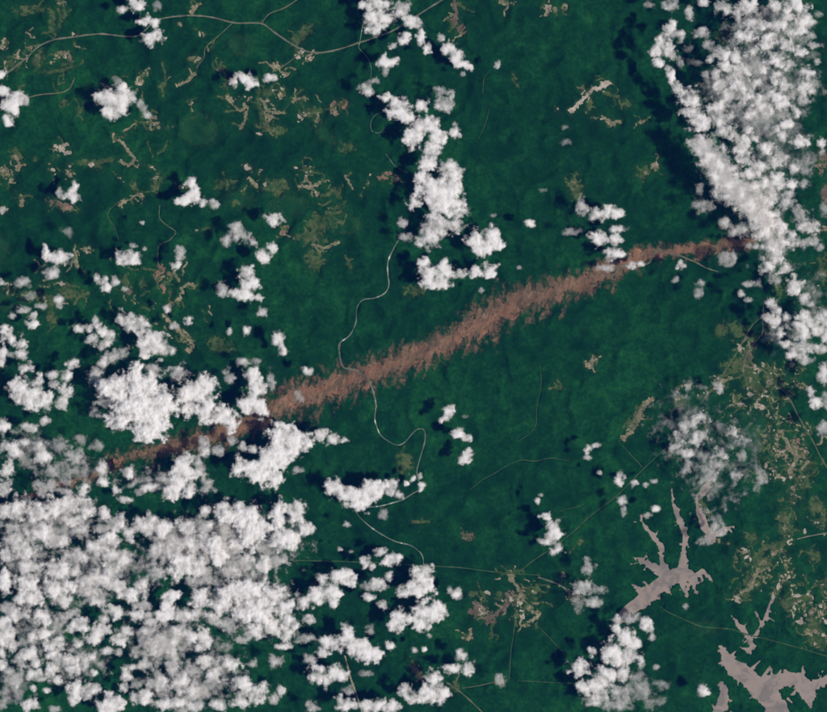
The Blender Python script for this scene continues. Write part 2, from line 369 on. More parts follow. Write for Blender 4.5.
def relief(x, y):
    wxn = x + 9 * fbm(x / 40, y / 40, 2, 5)
    wyn = y + 9 * fbm(x / 40 + 31, y / 40, 2, 6)
    r1 = 1 - np.abs(perlin(wxn / 52, wyn / 52, 11)) * 1.6
    r2 = 1 - np.abs(perlin(wxn / 25 + 4, wyn / 25, 12)) * 1.6
    r3 = perlin(wxn / 12, wyn / 12, 13)
    return 120 * r1 + 80 * r2 + 26 * r3

HR = relief(GX, GY)

def window(x0, x1, y0, y1):
    a, b = np.searchsorted(gxx, [x0, x1]); c, d = np.searchsorted(gyy, [y0, y1])
    return slice(max(c - 1, 0), d + 1), slice(max(a - 1, 0), b + 1)

def seg_dist(X, Y, pts, radii=None):
    """distance to a polyline; with radii: signed distance to the tapered capsule chain"""
    best = np.full(X.shape, 1e9)
    for i in range(len(pts) - 1):
        (ax, ay), (bx, by) = pts[i][:2], pts[i + 1][:2]
        dx, dy = bx - ax, by - ay
        t = np.clip(((X - ax) * dx + (Y - ay) * dy) / (dx * dx + dy * dy + 1e-9), 0, 1)
        d = np.hypot(X - ax - t * dx, Y - ay - t * dy)
        if radii is not None: d = d - (radii[i] * (1 - t) + radii[i + 1] * t)
        best = np.minimum(best, d)
    return best

MASK = np.zeros(GX.shape)
NZ = fbm(GX / 3.3, GY / 3.3, 3, 77)
TH = perlin(GX / 6.5 + 0.35 * perlin(GX / 3, GY / 3, 91), GY / 6.5 + 0.35 * perlin(GX / 3 + 9, GY / 3, 92), 93)
NZF = fbm(GX / 1.7, GY / 1.7, 2, 79)
NZB = fbm(GX / 7.0, GY / 7.0, 3, 78)

def stamp(pts, hw, ramp=0.8, rag=0.0):
    xs, ys = [p[0] for p in pts], [p[1] for p in pts]
    w = window(min(xs) - hw - 5, max(xs) + hw + 5, min(ys) - hw - 5, max(ys) + hw + 5)
    d = seg_dist(GX[w] + 1.5 * rag * NZB[w], GY[w], pts) - hw + rag * (NZ[w] + 0.5 * NZF[w])
    MASK[w] = np.maximum(MASK[w], sstep(ramp, -ramp, d))

rs = np.random.default_rng(12)
for chains in (LAKE_A, LAKE_B):
    extra = []
    for c in chains:
        for (ax, ay, ra), (bx, by, rb) in zip(c[:-1], c[1:]):
            L = math.hypot(bx - ax, by - ay)
            for _ in range(int(L / 8) + 1):
                t = rs.uniform(); r = ra + (rb - ra) * t
                if r < 2.2: continue
                sd = rs.choice([-1, 1]); nx, ny = -(by - ay) / L * sd + rs.normal(0, .4), (bx - ax) / L * sd + rs.normal(0, .4)
                ln = r + rs.uniform(1.0, 4.0)
                px, py = ax + (bx - ax) * t, ay + (by - ay) * t
                extra.append([(px, py, r * 0.55), (px + nx * ln, py + ny * ln, 0.3)])
    chains.extend(extra)
LAKE_Z = {}
LAKE_M = {}
for key, chains in (('A', LAKE_A), ('B', LAKE_B)):
    allp = [p for c in chains for p in c]
    w = window(min(p[0] for p in allp) - 30, max(p[0] for p in allp) + 30, min(p[1] for p in allp) - 30, max(p[1] for p in allp) + 30)
    d = np.full(GX[w].shape, 1e9)
    for c in chains:
        d = np.minimum(d, seg_dist(GX[w] + 1.3 * NZB[w], GY[w] + 1.3 * NZ[w], c, [p[2] * (0.92 if key == 'A' else 0.9) for p in c]))
    d = d + 0.9 * NZ[w] + 1.1 * NZB[w] + 0.35
    LAKE_Z[key] = 20.0
    flat = sstep(16, 2, d)
    HR[w] = HR[w] * (1 - flat) + (LAKE_Z[key] + 8) * flat
    LAKE_M[key] = (w, d)

def bil(px, py):
    """terrain height at map points"""
    px, py = np.asarray(px, float), np.asarray(py, float)
    ix = np.clip(np.searchsorted(gxx, px) - 1, 0, len(gxx) - 2); iy = np.clip(np.searchsorted(gyy, py) - 1, 0, len(gyy) - 2)
    u = (px - gxx[ix]) / (gxx[ix + 1] - gxx[ix]); v = (py - gyy[iy]) / (gyy[iy + 1] - gyy[iy])
    return (HR[iy, ix] * (1 - u) + HR[iy, ix + 1] * u) * (1 - v) + (HR[iy + 1, ix] * (1 - u) + HR[iy + 1, ix + 1] * u) * v

LIFT = [2.0]
def drape(px, py, lift=None):
    if lift is None:
        lift = LIFT[0]; LIFT[0] += 0.05
    return np.stack([wx(np.asarray(px)), wy(np.asarray(py)), bil(px, py) + lift], -1)

def smooth_line(pts, step=1.6):
    p = np.array([q[:2] for q in pts], float)
    P = np.vstack([2 * p[0] - p[1], p, 2 * p[-1] - p[-2]])
    out = []
    for i in range(1, len(P) - 2):
        n = max(2, int(np.hypot(*(P[i + 1] - P[i])) / step))
        for t in np.arange(n) / n:
            out.append(0.5 * ((2 * P[i]) + (P[i + 1] - P[i - 1]) * t + (2 * P[i - 1] - 5 * P[i] + 4 * P[i + 1] - P[i + 2]) * t * t + (3 * P[i] - P[i - 1] - 3 * P[i + 1] + P[i + 2]) * t ** 3))
    out.append(p[-1])
    return np.array(out)

def ribbon(name, pts, hw, mat, lift=None):
    L = smooth_line(pts)
    T = np.gradient(L, axis=0)
    T /= np.hypot(T[:, 0], T[:, 1])[:, None] + 1e-9
    N = np.stack([-T[:, 1], T[:, 0]], -1)
    hw = hw * (1 + 0.45 * perlin(np.arange(len(L)) / 5.0, np.full(len(L), 0.37 + hw), 55))
    cols = [L + N * (hw * k)[:, None] for k in (-1, 0, 1)]
    P = np.stack(cols, 1).reshape(-1, 2)
    return mesh_np(name, drape(P[:, 0], P[:, 1], lift), grid_quads(len(L), 3), mat), L

def disc(name, x, y, rx, ry, rot, mat):
    nr = max(2, int(math.ceil(max(rx, ry) / 2.2))); na = 20
    a = np.arange(na) / na * 2 * math.pi
    c, s = math.cos(math.radians(rot)), math.sin(math.radians(rot))
    U, V = [], []
    for k in range(nr + 1):
        f = max(k / nr, 0.02)
        U.append(np.cos(a) * (rx * 1.35 + 1) * f); V.append(np.sin(a) * (ry * 1.35 + 1) * f)
    U, V = np.array(U), np.array(V)
    px, py = x + U * c - V * s, y + U * s + V * c
    i = np.arange((nr + 1) * na).reshape(nr + 1, na)
    j = np.roll(i, -1, 1)
    q = np.stack([i[:-1], j[:-1], j[1:], i[1:]], -1).reshape(-1, 4)
    inner = i[0][::1]
    me = mesh_np(name, drape(px.ravel(), py.ravel()), q, mat)
    return me

KINDS = dict(P=('pasture', 'olive pasture'), T=('bare_clearing', 'tan bare clearing'), B=('pale_clearing', 'pale bare clearing'), G=('meadow', 'bright green meadow'), R=('red_clearing', 'reddish bare clearing'), D=('brown_clearing', 'dull brown clearing'))

LM = [  # landmarks to say where a piece of ground lies
 ('beside the highway at the top left', 60, 45), ('left of the heart shaped cloud', 60, 120), ('right of the heart shaped cloud', 175, 95), ('under the highway bend', 285, 105), ('above the middle river', 340, 200),
 ('in the upper left forest', 110, 180), ('near the left edge', 20, 230), ('above the tall bright cloud', 150, 275), ('in the upper middle forest', 500, 60), ('right of the tall cloud column', 590, 130),
 ('beside the bank of clouds', 690, 60), ('at the right edge', 815, 200), ('right of the track end', 760, 320), ('in the settled strip on the right', 760, 400), ('near the long tan clearing', 660, 410),
 ('in the town above the lower lake', 800, 470), ('in the lower right town', 780, 570), ('between the muddy lakes', 715, 620), ('in the small town below centre', 505, 600), ('near the bottom edge', 450, 690),
 ('below the brown track', 540, 400), ('beside the river below the track', 405, 470), ('in the middle of the forest', 480, 180)]
def where(x, y):
    return min(LM, key=lambda l: (l[1] - x) ** 2 + (l[2] - y) ** 2)[0]
piece_count = {}

pend = []
for (k, x, y, rx, ry, rot) in EL:
    w = window(x - max(rx, ry) - 6, x + max(rx, ry) + 6, y - max(rx, ry) - 6, y + max(rx, ry) + 6)
    c, s = math.cos(math.radians(rot)), math.sin(math.radians(rot))
    X, Y = GX[w] - x, GY[w] - y
    u, v = X * c + Y * s, -X * s + Y * c
    e = np.sqrt((u / rx) ** 2 + (v / ry) ** 2)
    rm = min(rx, ry)
    d = (e - 1) * rm + NZB[w] * min(rm * 0.75, 3.6) + NZ[w] * min(rm * 0.6, 2.4) + NZF[w] * min(rm * 0.35, 1.3) 
    if rm > 2.6 and k != 'G':
        d = d + min(rm, 7) * 0.75 * (np.abs(TH[w]) * 2.6 - 0.42)
    edge = 1.0
    MASK[w] = np.maximum(MASK[w], sstep(edge, -edge, d))
    pend.append((k, x, y, disc, (x, y, rx, ry, rot)))
for (k, hw, pts) in ST:
    stamp(pts, hw * 0.75, 0.8, min(hw * 0.8, 1.4))
    m = pts[len(pts) // 2]
    pend.append((k, m[0], m[1], ribbon, (pts, hw * 1.7 + 0.6)))

rt = np.random.default_rng(21)
THREADS = []
for (k, x, y, fn, args) in pend:
    for _ in range(int(rt.integers(1, 4)) if k != 'G' else 0):
        px, py, hd = x + rt.normal(0, 2.5), y + rt.normal(0, 2.5), rt.uniform(0, 2 * math.pi)
        pts = [(px, py)]
        for _ in range(int(rt.integers(3, 9))):
            hd += rt.normal(0, 0.55)
            px += 2.0 * math.cos(hd); py += 2.0 * math.sin(hd)
            pts.append((px, py))
        THREADS.append((k if rt.uniform() < 0.35 else 'P', pts, rt.uniform(0.2, 0.6)))
for (x, y, rx, ry, n) in ((765,390,45,30,34),(785,460,36,40,36),(765,565,34,30,30),(808,610,24,40,26),(40,60,45,40,12),(150,110,50,50,14),(270,110,55,30,14),(300,190,70,30,14),(60,290,60,30,14),(170,300,40,50,12),(510,600,34,30,12)):
    for _ in range(n):
        a, r = rt.uniform(0, 2 * math.pi), math.sqrt(rt.uniform(0, 1))
        px, py, hd = x + rx * r * math.cos(a), y + ry * r * math.sin(a), rt.uniform(0, 2 * math.pi)
        pts = [(px, py)]
        for _ in range(int(rt.integers(3, 10))):
            hd += rt.normal(0, 0.5)
            px += 2.0 * math.cos(hd); py += 2.0 * math.sin(hd)
            pts.append((px, py))
        THREADS.append((str(rt.choice(['P', 'P', 'P', 'T'])), pts, rt.uniform(0.2, 0.7)))
for (k, pts, hw) in THREADS: stamp(pts, hw, 0.8, 0.5)
CLEAR = MASK.copy()

# ------------------------------------------------------------------ storm track mask
w = window(-5, 790, 210, 530)
X, Y = GX[w], GY[w]
best = np.full(X.shape, 1e9); along = np.zeros(X.shape); acr = np.zeros(X.shape); run = 0.0
for i in range(len(TRACK) - 1):
    ax, ay, ra = TRACK[i]; bx, by, rb = TRACK[i + 1]
    dx, dy = bx - ax, by - ay; L = math.hypot(dx, dy)
    t = np.clip(((X - ax) * dx + (Y - ay) * dy) / (L * L), 0, 1)
    dd = np.hypot(X - ax - t * dx, Y - ay - t * dy)
    e = dd / (ra * (1 - t) + rb * t)
    sgn = np.sign((X - ax) * dy - (Y - ay) * dx)
    better = e < best
    best = np.where(better, e, best); along = np.where(better, run + t * L, along); acr = np.where(better, sgn * dd, acr)
    run += L
lean = X + 0.30 * Y + 2.2 * NZB[w]
fe = perlin(lean / 6.5, Y / 30, 31) + 0.5 * perlin(lean / 3.6, Y / 18, 32)       # spurs and hollows running across the track
up = np.where(acr > 0, 1.25, 0.6)
hol = 1 - np.abs(perlin(lean / 8.5, Y / 34, 33)) * 2.0                            # hollows where trees still stand
hol2 = 1 - np.abs(perlin((X + 2.2 * Y) / 16 + 0.5 * NZB[w], (Y - 0.4 * X) / 9, 34)) * 2.4
best = best / (1 + 0.28 * perlin(along / 34, along * 0, 41) + 0.16 * perlin(along / 12, np.sign(acr) * 3.3, 42))
val = 0.97 - best + fe * 0.42 * up * np.clip(best + 0.25, 0, 1.3) + 0.22 * NZB[w] + 0.10 * NZ[w]
val = val - 1.25 * np.clip(hol - 0.5, 0, 1) * np.clip(best * 1.5, 0.35, 1) - 0.95 * np.clip(hol2 - 0.55, 0, 1)
val = val - 0.45 * np.clip(perlin(X / 20, Y / 13, 51) - 0.1, 0, 1) - 0.3 * np.clip(perlin(X / 8, Y / 9, 52), 0, 1)
west = sstep(255, 120, X)                                # broken up under the clouds at the left end
val = val - west * (0.30 + 0.6 * np.maximum(NZB[w], -0.3))
east = sstep(690, 760, X)
val = val - east * (0.12 + 0.3 * NZB[w])
tm = sstep(0.12, 0.46, val)
DAMAGE = np.zeros(GX.shape)
DAMAGE[w] = sstep(-0.40, 0.26, val + 0.06 * NZ[w]) * 0.95
MASK[w] = np.maximum(MASK[w], tm)

for (_, mt, hw, lab, pts) in ROADS: stamp(pts, hw * 0.7 + 0.25, 0.75, 0.3)
for (hw, lab, pts) in RIVERS: stamp(pts, hw * 0.5 + 0.2, 0.8, 0.25)

# house lots: little irregular patches too many to count
rng = np.random.default_rng(4)
lot_v, lot_q = [], {'T': [], 'B': [], 'P': []}
nv = 0
def street_points(x, y, rx, ry, n):
    """house lots strung along short wandering streets"""
    out = []
    while len(out) < n:
        a, r = rng.uniform(0, 2 * math.pi), math.sqrt(rng.uniform(0, 1))
        px, py, hd = x + rx * r * math.cos(a), y + ry * r * math.sin(a), rng.uniform(0, 2 * math.pi)
        for _ in range(int(rng.integers(4, 13))):
            out.append((px + rng.normal(0, 0.7), py + rng.normal(0, 0.7)))
            hd += rng.normal(0, 0.35)
            step = rng.uniform(1.3, 3.2)
            px += step * math.cos(hd); py += step * math.sin(hd)
            if ((px - x) / rx) ** 2 + ((py - y) / ry) ** 2 > 1.3: break
    return out[:n]
for (x, y, rx, ry, n) in LOTS:
    for (lx, ly) in street_points(x, y, rx, ry, n):
        sz = rng.lognormal(-0.2, 0.5) * 0.8
        asp = rng.uniform(0.6, 1.5)
        w = window(lx - 6, lx + 6, ly - 6, ly + 6)
        d = np.hypot((GX[w] - lx) / asp, (GY[w] - ly) * asp) - sz + 0.35 * NZ[w]
        MASK[w] = np.maximum(MASK[w], sstep(0.7, -0.7, d) * 0.95)
        CLEAR[w] = np.maximum(CLEAR[w], sstep(1.6, -0.7, d))
        aa = np.arange(4) / 4 * 2 * math.pi + rng.uniform(0, 1.5)
        px, py = lx + np.cos(aa) * (sz * 1.6 + 1) * asp, ly + np.sin(aa) * (sz * 1.6 + 1) / asp
        lot_v.append(drape(px, py, 2.0 + 0.02 * (nv // 4 % 200) + 6))
        lot_q[rng.choice(['T', 'B', 'P'], p=[0.34, 0.22, 0.44])].append([nv, nv + 3, nv + 2, nv + 1])
        nv += 4

# ------------------------------------------------------------------ ground and forest canopy
lake_dip = np.zeros(GX.shape)
for key in 'AB':
    w, d = LAKE_M[key]
    lake_dip[w] = np.maximum(lake_dip[w], sstep(0.7, -0.7, d))
def blur(a, n):
    for _ in range(n):
        a = (np.roll(a, 1, 0) + 2 * a + np.roll(a, -1, 0)) / 4
        a = (np.roll(a, 1, 1) + 2 * a + np.roll(a, -1, 1)) / 4
    return a
SP = np.clip(CLEAR, 0, 1)
SPARSE = np.clip(0.5 * blur(SP, 2) + 1.5 * blur(SP, 16) * (0.5 + 0.7 * NZB + 0.5 * NZ), 0, 0.8)
rj = np.random.default_rng(1).uniform(-1, 1, GX.shape)
canopy = HR + 24 + 3.0 * rj + 5.0 * NZ
canopy = canopy - np.clip(MASK, 0, 1) * 42
canopy = canopy * (1 - lake_dip) + (LAKE_Z['A'] - 25) * lake_dip
V = np.stack([wx(GX), wy(GY), canopy], -1).reshape(-1, 3)
link('forest', mesh_np('forest', V, grid_quads(*GX.shape), M['forest'], {'sparse': SPARSE.ravel(), 'damage': DAMAGE.ravel()}), 'dark green forest covering the hills all around', 'forest', kind='stuff')

sx = np.concatenate([np.arange(0, 24, 3), np.arange(24, len(gxx) - 24, 3), np.arange(len(gxx) - 24, len(gxx), 3), [len(gxx) - 1]])
sy = np.concatenate([np.arange(0, 24, 3), np.arange(24, len(gyy) - 24, 3), np.arange(len(gyy) - 24, len(gyy), 3), [len(gyy) - 1]])
sx, sy = np.unique(sx), np.unique(sy)
ix = np.ix_(sy, sx)
gz = HR[ix] - 44 - 45 * lake_dip[ix]
V = np.stack([wx(GX[ix]), wy(GY[ix]), gz], -1).reshape(-1, 3)
link('ground', mesh_np('ground', V, grid_quads(len(sy), len(sx)), M['ground']), 'hilly ground under the forest', 'ground', kind='structure')

# the storm track: one sheet of bare soil and fallen trunks
L = smooth_line(TRACK, 2.0)
tr_t = np.array([p[:2] for p in TRACK])
rad = np.array([TRACK[int(np.argmin(np.hypot(tr_t[:, 0] - q[0], tr_t[:, 1] - q[1])))][2] for q in L])
rad = np.convolve(np.pad(rad, 6, mode='edge'), np.ones(13) / 13, 'valid')
T = np.gradient(L, axis=0); T /= np.hypot(T[:, 0], T[:, 1])[:, None]
N = np.stack([-T[:, 1], T[:, 0]], -1)
ks = np.linspace(-1.9, 1.9, 31)
P = (L[:, None, :] + N[:, None, :] * (rad[:, None] * ks[None, :])[:, :, None]).reshape(-1, 2)
link('storm_track', mesh_np('storm_track', drape(P[:, 0], P[:, 1], 1.0), grid_quads(len(L), len(ks)), M['track']),
     'long reddish brown track of flattened forest slanting across the picture', 'storm track', kind='structure')

for (k, x, y, fn, args) in pend:
    nm, words = KINDS[k]
    if fn is disc: me = disc(nm, *args, M[k])
    else: me = ribbon(nm, args[0], args[1], M[k])[0]
    link(nm, me, words + ' ' + where(x, y), 'clearing', words + 's ' + where(x, y), 'structure')
for (nm, mt, hw, lab, pts) in ROADS:
    link(nm, ribbon(nm, pts, hw * 0.8, M[mt], 15 + 0.05 * len(pts))[0], lab, nm.replace('_', ' ') if nm != 'power_line_corridor' else 'corridor', kind='structure')
for (hw, lab, pts) in RIVERS:
    link('river', ribbon('river', pts, hw * 0.55, M['river'], 16.5)[0], lab, 'river', kind='structure')
for kk, nm, lab in (('P', 'farm_lanes', 'many short olive lanes and hedged strips branching off the clearings'), ('T', 'dirt_tracks', 'many short tan dirt tracks branching off the clearings')):
    vv, qq, off = [], [], 0
    for i, (k, pts, hw) in enumerate(THREADS):
        if (k in 'PG') != (kk == 'P'): continue
        L = smooth_line(pts)
        T = np.gradient(L, axis=0); T /= np.hypot(T[:, 0], T[:, 1])[:, None] + 1e-9
        N = np.stack([-T[:, 1], T[:, 0]], -1)
        P = np.stack([L + N * ((hw * 1.5 + 0.7) * c) for c in (-1, 0, 1)], 1).reshape(-1, 2)
        vv.append(drape(P[:, 0], P[:, 1], 9 + 0.004 * i)); qq.append(grid_quads(len(L), 3) + off); off += len(P)
    link(nm, mesh_np(nm, np.vstack(vv), np.vstack(qq), M[kk]), lab, 'lanes', kind='stuff')
lv = np.vstack(lot_v)
for k, nm, lab in (('T', 'tan_lots', 'scattered tan house lots and yards among the trees'), ('B', 'pale_lots', 'scattered pale roofs and parking lots among the trees'), ('P', 'grass_lots', 'scattered olive lawns and yards among the trees')):
    q = np.array(lot_q[k])
    link(nm, mesh_np(nm, lv[q].reshape(-1, 3), np.arange(q.size).reshape(-1, 4), M[k]), lab, 'house lots', kind='stuff')
for key, lab in (('A', 'branching muddy lake with narrow arms above the lower right clouds'), ('B', 'muddy lake with ragged shore in the bottom right corner')):
    w, d = LAKE_M[key]
    inside = d < 2.5
    ii = np.cumsum(np.ones(d.shape, int)).reshape(d.shape) - 1
    ii = np.arange(d.size).reshape(d.shape)
    keep = inside[:-1, :-1] | inside[1:, :-1] | inside[1:, 1:] | inside[:-1, 1:]
    q = np.stack([ii[:-1, :-1], ii[1:, :-1], ii[1:, 1:], ii[:-1, 1:]], -1)[keep]
    uq, inv = np.unique(q, return_inverse=True)
    V = np.stack([wx(GX[w]).ravel()[uq], wy(GY[w]).ravel()[uq], np.full(len(uq), LAKE_Z[key] + (0 if key == 'A' else 0.5))], -1)
    link('lake', mesh_np('lake', V, inv.reshape(-1, 4), M['lake']), lab, 'lake', kind='structure')

# ------------------------------------------------------------------ clouds: closed bodies with a base and a billowing top
ORD = ['leftmost', 'second from left', 'third from left', 'fourth from left', 'fifth from left', 'sixth from left', 'seventh from left', 'eighth from left', 'ninth from left']
NUMW = ['zero', 'one', 'two', 'three', 'four', 'five', 'six', 'seven', 'eight', 'nine', 'ten']
cloud_no = [0]

def make_cloud(label, group, blobs, alt, op, tall, rag, soft):
    cloud_no[0] += 1
    seed = 100 + 7 * cloud_no[0]
    b = np.array([(q + (1.0,))[:5] for q in blobs], float)
    rm = float(np.mean(np.minimum(b[:, 2], b[:, 3])))
    st = 0.75 if rm > 3 else 0.5
    mg = 3 + 0.4 * rm
    X, Y = np.meshgrid(np.arange((b[:, 0] - b[:, 2]).min() - mg, (b[:, 0] + b[:, 2]).max() + mg, st),
                       np.arange((b[:, 1] - b[:, 3]).min() - mg, (b[:, 1] + b[:, 3]).max() + mg, st))
    # ragged outline: bend the plan with noise, then eat into it
    s = min(max(0.40 * rm, 0.9), 4.0)
    X1 = X + s * fbm(X / 9, Y / 9, 4, seed, 0.6)
    Y1 = Y + s * fbm(X / 9 + 50, Y / 9, 4, seed + 9, 0.6)
    k = 4.0
    acc = np.zeros(X.shape); opf = np.zeros(X.shape)
    for (cx, cy, rx, ry, o) in b:
        g = 0.95 + 0.28 * soft
        q = np.clip(1 - ((X1 - cx) / (rx * g + 0.4)) ** 2 - ((Y1 - cy) / (ry * g + 0.4)) ** 2, -3, 1)
        e = np.exp(k * q)
        acc += e; opf += e * o
    d = np.log(acc) / k
    opf /= acc
    n = fbm(X / 10, Y / 10, 5, seed + 20, 0.63)
    ns = fbm(X / 10, Y / 10, 3, seed + 20, 0.5)
    puff = 1 - np.abs(perlin(X1 / 8.5, Y1 / 8.5, seed + 31)) * 1.5
    t = np.minimum(d, 1.0) + (rag + 0.08) * n * (1.45 - 0.7 * np.clip(d, 0, 1)) + 0.02
    if rm > 15: t = t + 0.55 * fbm(X / 26, Y / 26, 3, seed + 71) - 0.05
    crack = np.clip(1 - np.abs(perlin(X1 / 6.3, Y1 / 6.3, seed + 61)) * 4.5, 0, 1) + 0.6 * np.clip(1 - np.abs(perlin(X1 / 3.4, Y1 / 3.4, seed + 62)) * 4, 0, 1)
    t = t - (0.30 if alt >= 1750 else 0.2) * crack * (1.15 - 0.75 * np.clip(d, 0, 1)) * (0.6 if tall > 1.15 else 1.0)
    hs = np.clip(np.minimum(d, 1.0) + 0.3 * ns, 0, None) * sstep(0.0, 0.3, t)
    hgt = tall * (0.17 * rm + 1.1) * PX * hs * (0.72 + 0.16 * puff)
    tp = np.clip(t, 0, None)
    tau = 6.5 * (opf * op) ** 2.0 * tp ** 2.2                          # how much light passes straight through
    den = 1 - np.exp(-0.5 * tau)
    core = sstep(0.15, 1.15, np.minimum(d, 1.0) * 0.75 + 0.5 * ns + 0.20 * n - 0.15 * crack + (opf * op - 0.88) * 1.6 + 0.45 * (min(tall, 1.8) - 1))   # thick water-rich heart, thin grey fringe
    keep = t > 0
    kq = keep[:-1, :-1] | keep[1:, :-1] | keep[1:, 1:] | keep[:-1, 1:]
    if not kq.any(): return
    ii = np.arange(X.size).reshape(X.shape)
    q = np.stack([ii[:-1, :-1], ii[1:, :-1], ii[1:, 1:], ii[:-1, 1:]], -1)[kq]
    uq, inv = np.unique(q, return_inverse=True)
    q = inv.reshape(-1, 4)
    par = (CAM_Z - alt) / CAM_Z          # the map position under a cloud at this height
    x, y, h, dn, cr = wx(X).ravel()[uq] * par, wy(Y).ravel()[uq] * par, hgt.ravel()[uq], den.ravel()[uq], core.ravel()[uq]
    m = len(uq)
    V = np.vstack([np.stack([x, y, alt + h], -1), np.stack([x, y, alt - 2.0 - 0.18 * h], -1)])
    Q = np.vstack([q, q[:, ::-1] + m])
    if label is None:
        return V, Q, np.concatenate([dn, dn]), np.concatenate([cr, cr])
    link('cloud', mesh_np('cloud', V, Q, M['cloud'], {'thickness': np.concatenate([dn, dn]), 'core': np.concatenate([cr, cr])}), label, 'cloud', group)

CLOUDS = []

def C(phrase, clouds, alt=1150, op=1.0, tall=1.0, rag=0.42, soft=None):
    """a cluster of clouds told apart from left to right; a single cloud carries the phrase itself"""
    if soft is None: soft = 1.13 if ('white field' in phrase or alt >= 1750 or rag < 0.4) else 1.02
    if len(clouds) == 1:
        CLOUDS.append((phrase, None, clouds[0], alt, op, tall, rag, soft))
        return
    cs = sorted(clouds, key=lambda c: sum(q[0] for q in c) / len(c))
    for i, c in enumerate(cs):
        o = 'rightmost' if i == len(cs) - 1 else ORD[i]
        if len(cs) == 2: o = ['left', 'right'][i] + ' one'
        CLOUDS.append(('%s of %s %s' % (o, NUMW[len(cs)], phrase), phrase, c, alt + 9 * i, op, tall, rag, soft))

# --- upper left
C('white heart shaped cloud with a dark shadow at its left', [[(107,98,12,9),(122,100,12,10),(113,110,10,9),(122,89,5,7),(117,80,4,5,.45),(132,96,6,5,.8),(140,103,3,5,.5),(144,111,3,5,.4)]])
C('knobbly white cloud at the left edge below the highway', [[(2,92,8,6),(17,98,9,7),(11,108,8,9),(9,121,6,5),(26,100,5,4,.6)]])
C('tiny white cloud on the left edge at the highway start', [[(0,74,6,4)]])
C('clouds touching the highway at the top left', [[(136,4,9,7)],[(121,10,5,4,.8)],[(144,20,6,5),(155,22,6,5)],[(152,39,10,6),(157,34,6,5)]])
C('small clouds below the left part of the highway', [[(234,80,4,6,.8)],[(245,78,8,6),(251,83,6,6)],[(269,78,7,4,.8)]])
C('tiny wisps of cloud right of the heart shaped cloud', [[(147,115,3,3,.5)],[(158,6,5,5,.4)]])
# --- top middle
C('knobbly clouds at the top near the highway end', [[(368,6,8,6),(380,4,9,7)],[(371,18,8,7),(385,18,9,8),(375,29,8,6)],[(400,10,8,8,.75),(405,6,5,5,.7)]])
C('long narrow cloud slanting across the highway at the top', [[(409,20,7,6),(416,24,6,5),(421,36,4,8),(428,48,4,5)]])
C('small clouds hanging below the highway at the top middle', [[(393,45,5,4)],[(387,62,11,6),(385,72,4,4,.6)],[(404,39,6,6,.9)],[(367,90,7,6,.75),(374,81,5,3,.5)]])
C('hook shaped cloud right of the highway end', [[(449,49,8,7),(456,55,6,6),(462,64,6,4),(469,67,5,3),(463,75,3,3,.7)]])
C('tiny faint clouds right of the hook shaped cloud', [[(440,38,4,4,.75)],[(497,64,3,4,.7)]])
C('clouds stacked at the upper end of the middle column', [[(385,98,5,5)],[(400,107,11,10),(407,117,8,8),(393,112,6,6)],[(423,105,6,6)],[(446,104,9,9,.8),(443,91,8,4,.6)]])
C('clouds bunched halfway up the middle column', [[(412,137,8,12),(420,128,7,9)],[(430,125,8,9),(437,137,9,8)],[(455,130,5,7,.9)],[(433,152,8,10),(427,164,7,7)],[(448,165,9,6,.8),(455,172,7,6,.75)]])
C('big white cloud at the foot of the middle column', [[(450,172,12,6,.8),(437,190,17,14),(443,200,17,14),(455,188,9,12),(423,180,7,14),(413,203,6,5,.8),(459,211,9,6,.8)]], tall=1.3)
C('greyish cloud tucked under the big middle column cloud', [[(437,224,13,10,.85),(428,238,13,10,.78),(455,224,10,7,.8)]])
C('small faint clouds left of the middle column foot', [[(403,222,5,5,.7)],[(405,237,7,4,.55)]])
C('bright compact cloud right of the middle column foot', [[(475,239,10,9),(490,239,10,11),(484,249,11,8),(499,244,5,6)]], tall=1.3)
C('boot shaped white cloud below the middle column', [[(424,262,5,6),(429,274,10,11),(445,270,8,9),(433,284,10,6),(442,284,7,6)]])
C('clouds right of the boot shaped cloud', [[(459,274,6,4,.85)],[(476,273,8,5),(489,270,7,7)],[(482,290,3,3,.6)]])
C('tiny lone cloud above the brown track middle', [[(529,223,5,3.6)]])
C('faint specks of cloud above the brown track', [[(494,215,4,2,.4)],[(519,268,3,2.4,.5)],[(543,190,4,2,.35)]])
# --- right of the middle
C('ragged white clouds above the right part of the track', [[(583,207,6,8,.7)],[(596,214,9,6,.8),(609,211,8,6)],[(600,239,10,7)],[(616,213,7,5,.9)],[(618,229,8,4,.8)],[(616,240,7,5,.9)],[(614,253,9,7,.9)],[(572,232,9,4,.5)]])
C('white clouds lying on the brown track at its right part', [[(607,268,8,4,.6)],[(630,265,5,3.4,.8)],[(640,264,4,3,.8)]], alt=900)
C('faint clouds in the dark forest right of centre top', [[(566,143,6,3.4,.45)],[(566,127,5,2.4,.35)]])
C('round pale cloud just below the track at the right', [[(681,265,4.4,4)]])
C('faint wisps below the right end of the track', [[(698,292,5,5,.5),(700,283,6,3,.5)],[(726,258,9,8,.45)],[(676,279,4,3,.4)],[(748,266,2.6,2.6,.5)]])
C('faint veils above the right end of the track', [[(703,205,10,7,.5)],[(724,222,7,5,.5)],[(738,230,10,8,.55)],[(720,192,5,9,.5)],[(700,190,4,6,.4)]], alt=1500)
